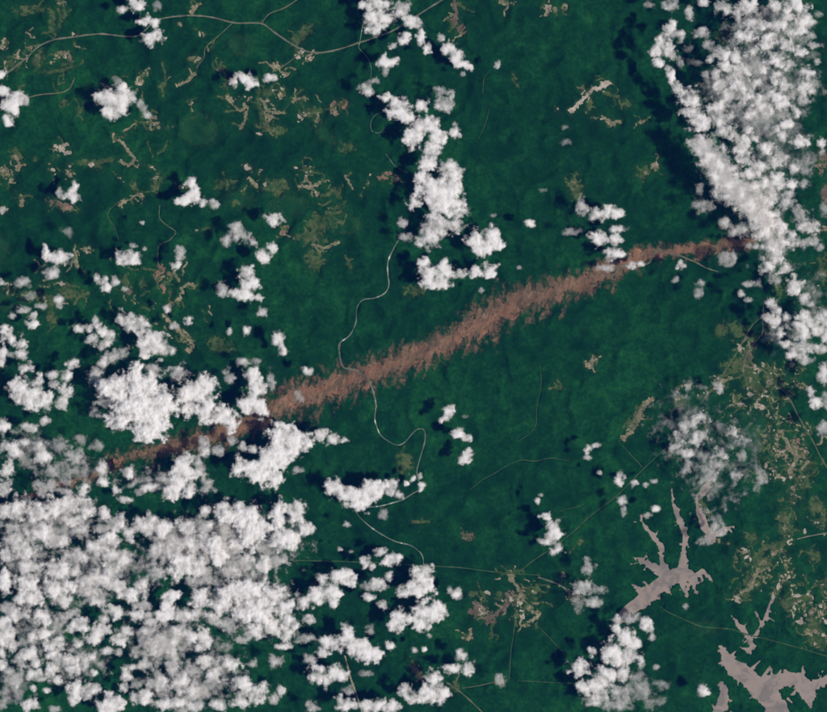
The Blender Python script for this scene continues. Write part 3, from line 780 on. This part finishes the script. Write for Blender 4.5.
# --- the bank of clouds at the upper right
BANK = 1900
C('long smooth grey cloud sheet on the left side of the bank', [[(702,145,14,10,.95),(714,160,16,12,.95),(723,175,16,13,.93),(735,191,19,14,.9),(751,206,15,13,.9),(762,221,10,9,.88)]], BANK + 120, rag=0.14, tall=0.5)
C('knobbly clouds on the left edge of the bank', [[(663,40,8,8,.9),(657,50,7,6,.9)],[(670,28,7,8,.9),(679,34,7,5,.8)],[(671,52,6,7,.85)],[(659,62,6,5,.85),(668,68,3,4,.8)],[(671,77,4,8,.95),(678,87,6,5,.9)]], BANK)
C('faint puffs in the upper left corner of the bank', [[(672,5,8,6,.65)],[(689,13,4,9,.75)],[(650,4,7,3,.4)],[(700,32,8,5,.6)],[(708,45,6,5,.5)],[(681,62,4,6,.5)]], BANK)
C('small puffs in the dark hollow of the bank', [[(711,58,5,4,.7)],[(706,74,4,3,.45)],[(694,62,7,4,.3)],[(690,48,5,4,.25)]], BANK)
C('knobbly clouds above the smooth grey sheet', [[(690,98,11,8,.9)],[(684,112,6,4,.85),(692,110,7,6,.85)],[(700,122,12,9,.88)],[(716,108,10,8,.85),(722,118,11,10,.8)],[(724,131,10,8,.75)]], BANK)
C('wide clouds along the top edge of the bank', [[(703,2,7,4,.8)],[(724,7,9,7,.75)],[(748,7,11,9,.85)],[(775,5,7,6,.8)],[(795,5,12,9,.95)]], BANK)
C('long clouds crossing the upper bank', [[(752,22,10,4,.8),(768,26,14,4,.85),(782,25,9,6,.85)],[(803,19,11,9,.95),(797,30,10,6,.9)],[(738,14,5,8,.7)],[(787,17,7,4,.75)]], BANK)
C('round puffs right of the dark hollow', [[(746,37,9,8,.95)],[(722,53,9,7,.8)],[(736,57,8,7,.78)],[(752,52,8,5,.85)],[(726,67,8,6,.8)],[(741,70,9,7,.8)]], BANK)
C('round puffs in the upper middle of the bank', [[(768,41,9,8,.85)],[(777,58,10,8,.9)],[(787,44,7,7,.85)],[(762,67,6,7,.88)],[(801,53,7,6,.95)],[(790,66,7,6,.78)]], BANK)
C('small puffs along the right side of the bank', [[(808,22,8,6,.85)],[(811,35,5,4,.6)],[(814,46,8,3,.6)],[(817,62,4,3,.6)],[(805,73,9,7,.78)],[(804,90,10,8,.85)],[(819,14,4,3,.4)]], BANK)
C('crowded puffs in the middle of the bank', [[(715,74,6,6,.75)],[(721,84,9,7,.78)],[(740,85,12,9,.85)],[(733,76,6,5,.7)],[(757,83,7,5,.7)],[(775,77,6,6,.85)],[(784,84,6,7,.85)]], BANK)
C('cloud puffs in the next row down the bank', [[(728,95,9,6,.7)],[(744,97,9,7,.82)],[(760,103,8,7,.82)],[(768,95,6,5,.75)],[(779,97,8,7,.88)],[(790,95,6,6,.7)],[(803,101,8,4,.6)]], BANK)
C('cloud puffs below the middle of the bank', [[(750,114,8,7,.8)],[(766,112,8,7,.8)],[(783,104,9,6,.88)],[(795,112,5,6,.75)],[(786,124,6,6,.85)],[(775,130,5,5,.75)],[(782,136,5,5,.75)]], BANK)
C('lumpy clouds right beside the smooth grey sheet', [[(736,137,7,6,.85)],[(745,143,8,8,.85)],[(749,129,6,5,.8)],[(738,149,7,5,.85)],[(746,159,9,7,.85)],[(754,138,5,4,.8)],[(751,172,8,7,.8)]], BANK)
C('small clouds in the lower right of the bank', [[(767,147,10,6,.88)],[(801,141,9,6,.9)],[(822,142,4,5,.9)],[(783,157,8,7,.8)],[(793,169,5,8,.75)],[(804,165,9,8,.5)],[(822,152,4,3,.6)]], BANK)
C('round puffs low in the bank', [[(761,166,7,6,.8)],[(773,163,8,6,.82)],[(777,181,9,8,.9)],[(791,184,7,6,.9)],[(766,183,8,6,.75)],[(756,186,7,6,.78)],[(805,184,5,5,.5)]], BANK)
C('clouds at the narrow lower end of the bank', [[(768,200,8,7,.85)],[(771,189,5,5,.8)],[(756,218,9,9,.86)],[(770,214,9,8,.88)],[(786,203,9,6,.6)],[(790,194,6,4,.7)],[(801,214,8,9,.6)],[(808,226,12,7,.85)]], BANK)
C('clouds in the tail under the bank', [[(763,232,9,9,.86)],[(778,229,9,9,.88)],[(783,244,9,8,.86)],[(771,247,8,7,.82)],[(776,257,9,7,.86)],[(768,267,8,7,.85)],[(785,269,8,5,.8)],[(806,242,14,5,.6)]], BANK - 100)
C('bits of cloud hugging the tail of the bank', [[(775,280,6,7,.5)],[(749,246,3,3,.5)],[(757,246,4,3,.6)],[(791,236,5,6,.7)],[(820,247,5,4,.5)],[(825,209,5,8,.4)]], BANK - 100)
C('thin grey sheet spread beneath the upper half of the bank', [[(770,25,40,24,.34),(755,70,36,30,.36),(795,75,24,36,.32),(725,95,26,18,.3)]], BANK - 60, rag=.5, tall=.4)
C('thin grey sheet spread beneath the lower half of the bank', [[(760,120,34,26,.36),(785,150,26,30,.26),(765,190,26,26,.34),(775,240,18,26,.32)]], BANK - 80, rag=.5, tall=.4)
# --- right edge, between bank and towns
C('puffs below the tail of the bank', [[(794,286,8,8,.95)],[(771,303,5,5,.85)],[(804,298,5,7,.7)],[(777,311,5,4,.85)],[(787,318,4,4,.6)],[(810,304,4,3,.5)]], 1700)
C('small cloud puffs in a row down the right side', [[(768,317,6,4,.75)],[(774,320,6,5,.95)],[(780,335,4,4,.8)],[(785,344,5,5,.9)],[(781,329,3,2.6,.6)],[(787,326,4,3,.6)]], 1700)
C('large clouds at the right edge below the bank', [[(804,316,7,6,.95),(812,324,8,6,.95),(819,330,6,6,.9)],[(803,334,7,9,.92),(797,326,4,5,.8)],[(824,318,7,9,.8)],[(826,334,6,8,.75)]], 1700)
C('white clouds lower down at the right edge', [[(796,354,9,6,.88)],[(812,348,7,4,.8)],[(822,350,6,5,.8)],[(803,345,8,3,.6)],[(806,361,8,4,.5)]], 1700)
C('bright right edge clouds beside the settled strip', [[(811,394,5,6,.95),(817,402,7,5,.95)],[(823,374,6,10,.7)],[(824,430,6,8,.6)],[(826,400,5,8,.6)]], 1500)
C('tiny ring of faint puffs below the track end', [[(741,293,3.4,4,.7)],[(749,283,6,3,.5)],[(748,300,4,2.6,.55)],[(757,284,4,4,.4)]], 1500)
# --- thin speckled clouds above the lakes
C('speckled puffs above the muddy lake', [[(689,385,3,7,.5)],[(701,417,8,6,.8)],[(693,424,7,5,.7)],[(704,437,6,6,.75)],[(696,440,7,6,.75)],[(677,441,6,7,.65)]], 1000, op=.82, rag=.72)
C('scattered puffs left above the muddy lake', [[(683,427,5,5,.6)],[(690,452,7,4,.75)],[(679,452,4,4,.5)],[(671,449,4,4,.55)],[(687,467,5,8,.4)]], 1000, op=.82, rag=.72)
C('scattered puffs right above the muddy lake', [[(719,387,5,6,.7)],[(732,432,6,5,.75)],[(744,441,7,4,.6)],[(723,452,6,7,.7)],[(713,463,9,5,.6)],[(736,475,4,6,.6)],[(742,456,6,6,.4)]], 1000, op=.82, rag=.72)
C('thin veils over the upper lake arms', [[(760,478,6,11,.45)],[(708,475,9,9,.5)],[(715,528,9,6,.55)],[(716,518,6,8,.4)],[(705,540,8,5,.4)]], 1000, rag=.5)
C('small clouds in a ring right of the middle', [[(588,449,4,4,.9)],[(596,445,4,2.6,.7)],[(587,458,4,2.6,.7)],[(600,473,2.6,2.6,.8)],[(619,479,6,7,.95)],[(622,500,5,5,.7)]])
C('tiny puffs above the left lake arm', [[(634,484,4,3.4,.8)],[(646,484,3,2.4,.7)],[(654,481,4,2.4,.7)],[(656,509,4,3,.8)],[(648,515,5,3,.6)],[(624,510,3,6,.5)]])
C('faint veil hanging over the upper lake arms', [[(690,425,34,34,.17),(712,475,28,30,.2),(742,450,26,26,.15)]], 900, rag=1.0, tall=.4)
C('faint veil over the brown track beneath the left clouds', [[(70,470,34,12,.34),(150,480,26,10,.34),(30,450,24,18,.3)]], 900, rag=.75, tall=.4)
C('faint veil over the puffs at the right edge', [[(790,330,26,20,.26),(812,300,16,30,.22)]], 900, rag=.75, tall=.4)
# --- middle
C('topmost of three little clouds right of the river bend', [[(449,412,6,7),(443,419,5,3)]])
C('middle one of three little clouds right of the river bend', [[(458,433,7,5),(467,438,5,4)]])
C('lowest of three little clouds right of the river bend', [[(468,454,5,6),(464,460,5,4)]])
C('tiny white clouds on the river below its sharp bend', [[(421,486,4,4)],[(413,478,3,3)],[(420,476,2.6,2.6,.7)],[(465,417,3,2,.4)]])
C('small white cloud on the slanting corridor', [[(547,516,5,4),(554,528,8,8,.95),(551,538,8,7,.9),(557,549,6,6,.95),(541,541,5,3,.6)]])
C('tiny specks above the small cloud on the slanting corridor', [[(538,501,2.6,3,.6)],[(541,495,2.6,2.4,.5)]])
C('oblong white cloud lying across the river', [[(333,487,8,8),(346,494,12,8),(362,500,13,10),(373,491,12,9),(383,486,7,6)]], tall=1.2)
C('ragged scraps right of the oblong river cloud', [[(392,487,6,8,.8)],[(399,495,4,4,.8)],[(407,484,2.4,2.4)],[(347,525,3,3,.6)],[(384,514,4,6,.45)]])
C('little clouds right of the big bright cloud on the track', [[(333,438,7,6)],[(344,440,5,3,.8)],[(321,435,7,6,.9)]])
C('small white scraps above the left part of the track', [[(309,371,7,4,.8)],[(279,340,6,8,.9),(283,350,4,5,.8)],[(262,311,4,5,.7)],[(247,331,4,4,.85)],[(230,331,2.6,4,.7)],[(298,397,5,6,.5)]])
C('bright cloud with two lobes left of the middle', [[(247,272,7,7),(250,283,9,7),(243,294,9,8),(256,297,7,5),(234,293,5,4,.9)]])
C('small round clouds above the two lobed cloud', [[(273,219,9,6)],[(273,247,5,5)],[(264,257,6,9)],[(253,243,4,5,.8)],[(238,232,9,9,.6),(245,236,5,6,.7)],[(227,241,6,5,.5)],[(222,289,6,8,.6)],[(213,204,6,4,.7)]])
# --- left
C('white cloud near the left road above the red clearing', [[(191,183,5,6),(194,194,7,8),(187,199,7,5),(178,200,5,3),(203,203,4,5)]])
C('small cloud beside the brown fan clearing', [[(72,195,9,6),(75,185,3.4,6),(60,193,3,5,.6)]])
C('cloud with a pointed left arm near the left edge', [[(46,255,4,8,.95),(60,258,11,8),(52,272,8,7,.6)]])
C('oval white cloud with a round shadow at its left', [[(126,257,12,7),(134,258,7,5)]])
C('tiny white dots around the oval cloud', [[(145,249,2.6,2.4)],[(142,223,3,2.4,.8)],[(134,246,3,2.4,.5)],[(125,289,4,2,.5)]])
C('slim clouds right of the oval cloud', [[(180,254,4,7,.75)],[(176,265,5,4)],[(188,320,4,4,.9)],[(168,309,4,4,.75)],[(175,326,4,4,.7)]])
C('small scraps below the oval cloud', [[(97,277,3,5,.7)],[(104,280,4,4,.75)],[(107,288,5,5,.95)],[(115,281,4,4,.75)]])
C('faint scraps at the left below the pointed cloud', [[(23,282,9,6,.55)],[(2,282,4,4,.8)],[(60,300,4,7,.75)],[(42,306,6,3,.5)],[(30,296,7,4,.4)],[(68,232,7,5,.35)]])
C('small puffs near the left edge above the cloud field', [[(12,316,4,4,.9)],[(23,311,6,4,.85)],[(34,316,4,4,.9)],[(31,324,7,4,.95)],[(2,210,4,3,.7)]])
C('puffs in a chain left of the tall bright cloud', [[(80,329,8,4,.9)],[(89,330,4,4,.7)],[(96,322,4,6,.8)],[(103,331,6,5,.95)],[(92,340,6,5,.75)],[(101,346,4,5,.6)]])
C('ragged cloud above the tall bright cloud', [[(121,319,5,9,.8),(131,324,9,8,.85),(141,325,7,9,.85),(110,336,6,6,.75)]])
C('round pale cloud above the tall bright cloud', [[(151,341,14,11,.95),(160,348,10,7,.9),(145,352,6,5,.9),(171,350,5,4,.6)]])
C('small scraps above left of the tall bright cloud', [[(113,356,7,6,.7)],[(124,352,5,6,.6)],[(104,362,6,6,.75)],[(107,343,5,4,.75)],[(160,360,3,2,.6)]])
C('pale clouds stacked on the left edge', [[(8,336,10,9,.95)],[(21,345,6,5,.9)],[(21,354,8,5,.85)],[(1,357,6,11,.95)],[(10,354,3,3,.4)]])
C('big pale cloud near the left edge beside the dark shadow', [[(26,368,7,5,.85),(20,390,11,12,.95),(32,398,12,11,.95),(45,402,8,9,.95),(39,383,5,7,.85)]], tall=1.2)
C('ragged clouds along the left side of the dark shadow', [[(73,364,6,6,.95)],[(66,377,5,7,.8)],[(54,375,6,5,.7)],[(55,385,5,4,.7)],[(65,391,8,6,.9)],[(62,402,6,7,.8)]])
C('tall bright white cloud with a large dark shadow at its left', [[(107,389,11,11,.8),(121,386,11,13,.9),(135,372,6,9),(145,385,14,13),(135,405,20,14),(150,412,20,15),(150,430,16,14),(165,402,12,12),(117,420,14,9,.85)]], alt=1740, tall=2.0)
C('grey scraps at the rim of the tall bright cloud', [[(97,376,8,9,.65)],[(95,412,6,6,.55)],[(153,369,9,6,.6)],[(178,373,9,8,.7)],[(105,402,9,5,.55)]], alt=1300)
C('white cloud mass joining the tall cloud at its right', [[(188,393,12,10,.95),(202,388,13,13,.95),(206,410,11,14,.95),(222,416,12,10),(231,423,8,8,.95),(188,408,8,8,.85)]], tall=1.4)
C('clouds above the dark shadow on the track', [[(251,374,7,9,.95),(258,386,8,9),(250,403,12,10),(261,410,7,9)],[(242,362,8,5,.6)],[(272,380,4,10,.65)],[(228,377,6,7,.6)],[(256,361,5,4,.6)]], tall=1.2)
C('big bright cloud lying on the lower edge of the track', [[(280,434,11,11),(292,440,13,12),(280,455,16,12),(268,460,11,12),(242,468,10,9,.95),(255,470,10,9),(262,477,12,8),(276,480,9,7),(306,443,8,8,.9)]], alt=1300, tall=1.6)
C('scraps left of the big bright track cloud', [[(243,447,4,5,.8)],[(253,450,5,4,.8)],[(233,440,4,6,.6)],[(297,470,5,4,.6)],[(237,457,3,4,.5)]])
# --- lower left field
C('puffs on the left edge below the pale clouds', [[(2,426,6,9,.9)],[(13,451,9,9,.9)],[(28,428,9,5,.7)],[(45,421,5,4,.7)],[(38,447,8,6,.7)],[(7,471,8,6,.9)],[(2,447,5,5,.6)]])
C('small clouds left of the brown track end', [[(43,458,9,7,.85)],[(75,455,9,8,.65)],[(97,446,8,6,.4)],[(62,445,6,9,.45)],[(51,472,7,5,.5)],[(24,442,7,4,.6)],[(80,440,6,5,.45)]])
C('clouds lying over the left end of the track', [[(102,469,6,9,.85)],[(103,482,7,5,.95)],[(127,472,6,8,.95)],[(116,491,4,5,.9)],[(83,491,7,6,.85)],[(66,492,8,4,.5)],[(125,500,7,4,.9)]])
C('bright cloud below the track beside the blue shadow', [[(184,466,10,12,.95),(181,480,12,13),(171,493,10,7,.95),(190,490,9,7,.9)]], tall=1.4)
C('scraps around the bright cloud below the track', [[(150,488,9,5,.85)],[(200,468,7,11,.75)],[(204,446,7,8,.7)],[(207,485,7,7,.6)],[(163,480,7,4,.55)],[(205,512,5,6,.85)],[(218,450,6,5,.6)],[(138,492,7,3,.5)]])
C('clouds in the upper left of the white field', [[(4,487,8,9,.85)],[(20,508,11,11,.9)],[(38,513,11,11,.85)],[(5,511,7,7,.75)],[(44,487,10,8,.6)]])
C('wide clouds in the upper row of the white field', [[(58,508,13,10,.9)],[(72,502,9,9,.85)],[(87,508,9,9,.95)],[(75,520,12,6,.8)],[(104,514,5,5,.85)],[(102,528,9,5,.6)]])
C('grey clouds in the left part of the white field', [[(42,533,15,11,.88)],[(58,540,12,8,.8)],[(14,540,9,8,.75)],[(27,551,13,9,.8)],[(6,556,7,7,.8)],[(30,566,12,7,.72)],[(12,528,7,4,.5)]], rag=.34)
C('clouds around the blue gap left in the white field', [[(76,556,14,8,.75)],[(57,569,13,11,.88)],[(75,571,8,5,.7)],[(96,548,11,8,.8)],[(106,538,9,6,1.)],[(80,530,10,6,.7)]], rag=.34)
C('bright clouds at the left of the white field', [[(4,582,10,11,.92)],[(27,583,11,9,.95)],[(28,598,13,11,.92)],[(55,588,11,10,.85)],[(70,586,8,6,1.)],[(62,600,10,7,.75)],[(85,580,9,7,.7)]], tall=1.3, rag=.34)
C('clouds in the middle row of the white field', [[(100,580,14,10,.85)],[(88,592,13,8,.75)],[(112,572,9,8,.85)],[(121,559,12,8,.85)],[(108,555,9,8,.85)],[(118,585,9,7,.85)],[(98,600,10,6,.75)]], rag=.34)
C('clouds right of the blue gap in the white field', [[(117,524,9,9,.85)],[(128,533,6,8,.9)],[(141,526,9,9,.85)],[(158,529,13,9,.95)],[(152,520,7,6,.75)],[(113,541,9,6,.85)],[(170,540,8,8,.55)]], rag=.36)
C('greyish clouds in the centre of the white field', [[(157,552,11,9,.7)],[(186,526,8,10,.85)],[(189,543,11,11,.85)],[(174,553,9,8,.75)],[(204,527,7,9,.75)],[(206,545,8,10,.85)],[(157,573,9,6,.75)]], rag=.34)
C('bright clouds in the centre of the white field', [[(183,564,15,13,1.)],[(199,566,8,10,.85)],[(171,595,8,5,1.),(166,605,6,8,1.)],[(132,594,13,8,.92)],[(195,582,11,5,.6)],[(143,583,8,6,.75)],[(200,599,10,9,.92)]], tall=1.4, rag=.34)
C('towering clouds at the upper right of the white field', [[(226,514,11,12,.9)],[(245,516,13,13,1.),(250,534,11,15,1.)],[(262,528,9,11,.92)],[(279,515,8,14,1.),(285,539,14,11,1.)],[(296,513,9,11,.85)],[(306,529,8,6,.85)],[(216,545,11,10,.85)]], alt=1300, tall=1.7, rag=.32)
C('clouds below the towering ones of the white field', [[(219,556,10,11,1.)],[(236,545,9,8,.85)],[(245,562,8,8,.75)],[(264,565,11,8,.85)],[(231,572,10,6,.65)],[(280,560,9,5,.6)],[(206,575,7,7,.65)]], rag=.36)
C('swelling clouds at the right of the white field', [[(232,592,14,10,.95)],[(250,590,16,11,1.)],[(256,610,19,15,1.)],[(273,594,11,10,.9)],[(284,606,10,9,.85)],[(222,606,11,9,.92)],[(289,621,9,8,.85)]], alt=1300, tall=1.6, rag=.32)
C('clouds under the swelling ones of the white field', [[(272,627,11,10,.9)],[(288,633,9,7,.85)],[(255,633,11,7,.85)],[(214,618,9,8,.7)],[(230,625,9,8,.55)],[(284,646,9,4,.85)],[(206,641,7,9,.85)],[(240,640,8,4,.6)]], rag=.38)
C('clouds at the left edge low in the white field', [[(5,625,11,9,.92),(4,638,11,9,.92)],[(12,645,7,7,.85)],[(18,614,11,6,.75)],[(1,652,7,7,.8)],[(2,665,5,5,.95)],[(8,608,8,6,.6)]])
C('round clouds low in the left of the white field', [[(42,617,11,8,.9)],[(45,633,8,5,.9)],[(62,617,6,5,.7)],[(73,614,7,5,.7)],[(80,625,10,7,.9),(70,630,6,4,.8)],[(32,638,5,5,.8)]])
C('round clouds in the gaps of the white field', [[(54,645,11,7,.92)],[(55,655,9,5,.8)],[(30,653,8,7,.95),(35,662,6,6,.95)],[(77,643,4,5,.75)],[(73,650,4,4,.6)],[(20,658,7,6,.55)],[(60,663,6,6,.55)]])
C('smaller clouds below the gaps of the white field', [[(36,675,9,6,.9),(24,667,7,4,.8)],[(51,671,7,8,.92)],[(58,681,6,5,.95)],[(72,661,8,6,.9)],[(74,670,7,6,.9)],[(84,663,5,8,.75)],[(91,656,6,4,.8)]])
C('clouds at the bottom left corner of the white field', [[(14,680,9,8,.6)],[(10,671,7,5,.6)],[(31,705,8,6,.9)],[(33,689,3,3,.75)],[(47,690,4,2.6,.7)],[(2,705,4,6,.5)],[(20,693,6,8,.3)]])
C('bright clouds on the bottom edge of the white field', [[(76,689,9,8,1.),(74,700,6,6,.8)],[(91,690,9,8,.75)],[(107,707,10,9,1.),(116,704,8,8,1.),(110,695,5,5,1.)],[(55,710,6,4,.6)],[(94,673,3.4,3.4,.8)],[(86,697,5,4,.6)]])
C('oblong clouds left of the deep blue gap', [[(95,637,10,8,.95),(102,631,8,8,.9)],[(119,641,8,6,.9)],[(126,631,8,5,.8)],[(115,612,13,6,.85)],[(108,651,7,3.4,.75)],[(104,620,7,5,.65)],[(120,652,4,4,.6)]])
C('clouds above the deep blue gap', [[(137,615,7,7,.85)],[(150,620,8,6,.75)],[(162,616,7,6,1.),(170,612,8,7,1.)],[(147,630,8,4,.7)],[(185,616,9,8,.75)],[(198,614,8,6,.75)],[(142,606,9,5,.6)]], rag=.36)
C('thin grey clouds right of the deep blue gap', [[(164,645,15,12,.72)],[(150,645,8,9,.62)],[(190,636,7,7,.9)],[(204,635,6,8,1.)],[(178,631,9,6,.7)],[(203,660,7,4,.9)],[(200,648,6,4,.7)]], rag=.3)
C('small clouds below the deep blue gap', [[(132,667,6,4,.75)],[(126,676,6,6,.75)],[(124,688,6,5,.8)],[(146,665,9,5,.65)],[(142,697,12,7,.85)],[(137,684,6,5,.55)]])
C('grey clouds at the bottom of the white field', [[(157,682,11,10,.78)],[(172,668,8,8,.7)],[(180,682,9,11,.85)],[(162,704,11,6,.8)],[(178,702,11,7,.85)],[(193,690,9,8,.85)],[(192,671,8,6,.6)],[(196,706,10,6,.8)]], rag=.36)
C('clouds on the bottom edge right of the white field', [[(228,664,11,10,.85)],[(213,676,8,9,.8)],[(207,662,6,6,.75)],[(242,684,10,7,.95),(256,694,13,9,.95)],[(240,700,9,8,.85)],[(280,690,4,6,.9)],[(219,705,8,6,.75)],[(275,661,7,6,.6)]])
C('faint scraps right below the white field', [[(252,664,5,4,.5)],[(274,700,5,5,.6)],[(308,621,7,5,.85)],[(304,638,9,5,.6)],[(309,660,6,4,.55)]])
C('thin grey veil beneath the upper left of the white field', [[(40,530,38,26,.4),(75,520,26,18,.36),(20,560,20,20,.36)]], 980, rag=.62, tall=.4)
C('thin grey veil beneath the middle of the white field', [[(110,570,40,22,.36),(170,545,34,26,.42),(60,585,34,18,.36)]], 960, rag=.62, tall=.4)
C('thin grey veil beneath the towering clouds', [[(230,545,30,34,.5),(270,540,34,26,.42),(250,600,38,30,.48)]], 1000, rag=.6, tall=.4)
C('thin grey veil at the bottom right of the white field', [[(165,645,34,22,.52),(185,690,32,20,.5),(215,670,24,26,.32)]], 970, rag=.6, tall=.4)
C('thin grey veil at the bottom left of the white field', [[(40,630,32,24,.36),(75,660,30,20,.3),(15,685,18,18,.32)]], 950, rag=.65, tall=.4)
# --- bottom middle
C('slanting white cloud right of the white field', [[(343,577,11,9),(330,591,11,9),(318,596,11,8,.92),(320,580,6,5,.8),(303,603,7,5,.8),(333,603,5,5,.9)]], tall=1.2)
C('clouds below the straight corridor', [[(365,561,6,5,.9)],[(380,553,6,4,.9)],[(394,559,8,7),(386,563,5,4)],[(372,567,3,3,.7)],[(340,549,2.6,2.2,.6)],[(350,552,2.6,2,.4)]])
C('faint clouds left of the two big round ones', [[(377,584,9,7,.85),(368,597,7,4,.8)],[(389,577,5,5,.7)],[(383,604,5,6,.75)],[(371,628,4,6,.5)],[(366,588,6,4,.55)]])
C('upper of two big round clouds below the river end', [[(422,576,12,9),(416,589,11,8),(429,588,8,6),(404,593,8,5,.8)]], tall=1.2)
C('lower of two big round clouds below the river end', [[(424,609,11,8),(436,612,11,10),(422,623,10,8),(402,619,10,8),(395,626,6,7,.9)]], tall=1.2)
C('wide white cloud at the lower middle', [[(347,631,6,7,.9),(330,642,12,7,.92),(322,653,7,5,.9),(352,645,12,9),(366,652,12,10),(377,656,7,6),(391,646,5,5,.9)]], tall=1.2)
C('clouds under the wide white cloud at the bottom', [[(317,675,9,9,.95)],[(335,673,9,8,.95),(343,677,6,6,.95)],[(365,674,9,3,.6)],[(326,682,6,6,.8)],[(308,658,5,4,.5)]])
C('clouds cut by the bottom edge in the middle', [[(349,691,6,6,.5)],[(345,704,10,7,.85)],[(375,706,13,7,.92)],[(391,708,9,7,.9)],[(313,707,7,6,.75)],[(404,691,8,6,.85),(411,698,6,4,.8)]])
C('bright cloud at the bottom edge below the round ones', [[(433,680,8,9),(428,695,11,9),(441,694,8,9),(418,699,7,5,.9)]], tall=1.2)
C('small clouds right of the bottom bright cloud', [[(460,655,6,6,.75)],[(453,669,10,5,.95),(469,669,6,6,.95)],[(415,650,3.4,3,.85)],[(424,649,2.6,2.4,.8)]])
C('faint scraps near the small town below centre', [[(456,594,5,6,.75)],[(450,590,3,4,.6)],[(500,681,5,6,.6)],[(429,635,3,2.6,.7)]])
# --- bottom right
C('grey veils left of the branching lake', [[(588,567,7,7,.55)],[(584,588,9,8,.7)],[(594,601,10,5,.5)],[(600,590,6,4,.4)],[(578,604,6,8,.4)]], rag=.5)
C('white ball cloud at the mouth of the branching lake', [[(646,624,6.4,6.4,1.)]], tall=1.3, rag=.2)
C('bright clouds at the mouth of the branching lake', [[(617,626,5,10,.9)],[(626,637,8,9,.95),(634,643,7,6,.95)],[(612,650,10,11,1.),(620,659,9,9,1.)],[(592,652,4,4,.9)],[(641,663,5,5,.9)],[(632,655,8,8,.85)],[(630,619,8,7,.6)]], tall=1.2)
C('round clouds low left of the branching lake', [[(580,668,9,9,.95)],[(598,688,13,10,.92)],[(606,675,11,10,.88)],[(586,688,9,8,.92)],[(622,674,9,7,.75)],[(597,700,12,5,.6)]])
C('grey veils at the bottom below the branching lake', [[(640,690,16,11,.42)],[(622,694,12,9,.55)],[(655,702,12,8,.35)],[(618,706,13,6,.45)],[(660,684,8,5,.3)],[(637,676,9,6,.35)]], rag=.5)
C('small round cloud left of the lower lake', [[(703,691,6,5,.95)]])
C('tiny specks of cloud around the branching lake', [[(657,667,3,3.4,.55)],[(652,638,3,4,.5)],[(686,607,2.4,2.4,.4)],[(700,690,4,6,.3)]])


# the 300 largest clouds stand alone; the many small scraps left over are one mass
def cloud_size(c): return sum(q[2] * q[3] * (q[4] if len(q) > 4 else 1) for q in c[2])
order = sorted(CLOUDS, key=cloud_size, reverse=True)
big = set(id(c) for c in order[:300])
sv, sq, sd, sc_, off = [], [], [], [], 0
for c in CLOUDS:
    if id(c) in big:
        make_cloud(*c)
        continue
    r = make_cloud(None, *c[1:])
    if r is None: continue
    sv.append(r[0]); sq.append(r[1] + off); sd.append(r[2]); sc_.append(r[3]); off += len(r[0])
link('cloud_scraps', mesh_np('cloud_scraps', np.vstack(sv), np.vstack(sq), M['cloud'], {'thickness': np.concatenate(sd), 'core': np.concatenate(sc_)}),
     'countless small scraps of cloud between the larger clouds', 'cloud scraps', kind='stuff')

# ------------------------------------------------------------------ air
hz = bpy.data.meshes.new('haze')
a, b, z0, z1 = -wx(gxx[0]) + 3000, wy(gyy[0]) + 3000, -400, CAM_Z + 500
vv = [(sx_ * a, sy_ * b, z) for z in (z0, z1) for sx_, sy_ in ((-1, -1), (1, -1), (1, 1), (-1, 1))]
hz.from_pydata(vv, [], [(3, 2, 1, 0), (4, 5, 6, 7), (0, 1, 5, 4), (1, 2, 6, 5), (2, 3, 7, 6), (3, 0, 4, 7)])
hm = bpy.data.materials.new('hazy_air')
hm.use_nodes = True
hm.node_tree.nodes.clear()
ho = hm.node_tree.nodes.new('ShaderNodeOutputMaterial')
pv = hm.node_tree.nodes.new('ShaderNodeVolumePrincipled')
pv.inputs['Color'].default_value = (0.05, 0.15, 1.0, 1)
pv.inputs['Density'].default_value = 0.068 / CAM_Z
pv.inputs['Anisotropy'].default_value = 0.0
hm.node_tree.links.new(pv.outputs[0], ho.inputs['Volume'])
hz.materials.append(hm)
link('haze', hz, 'thin blue air over the whole landscape', 'haze', kind='stuff')
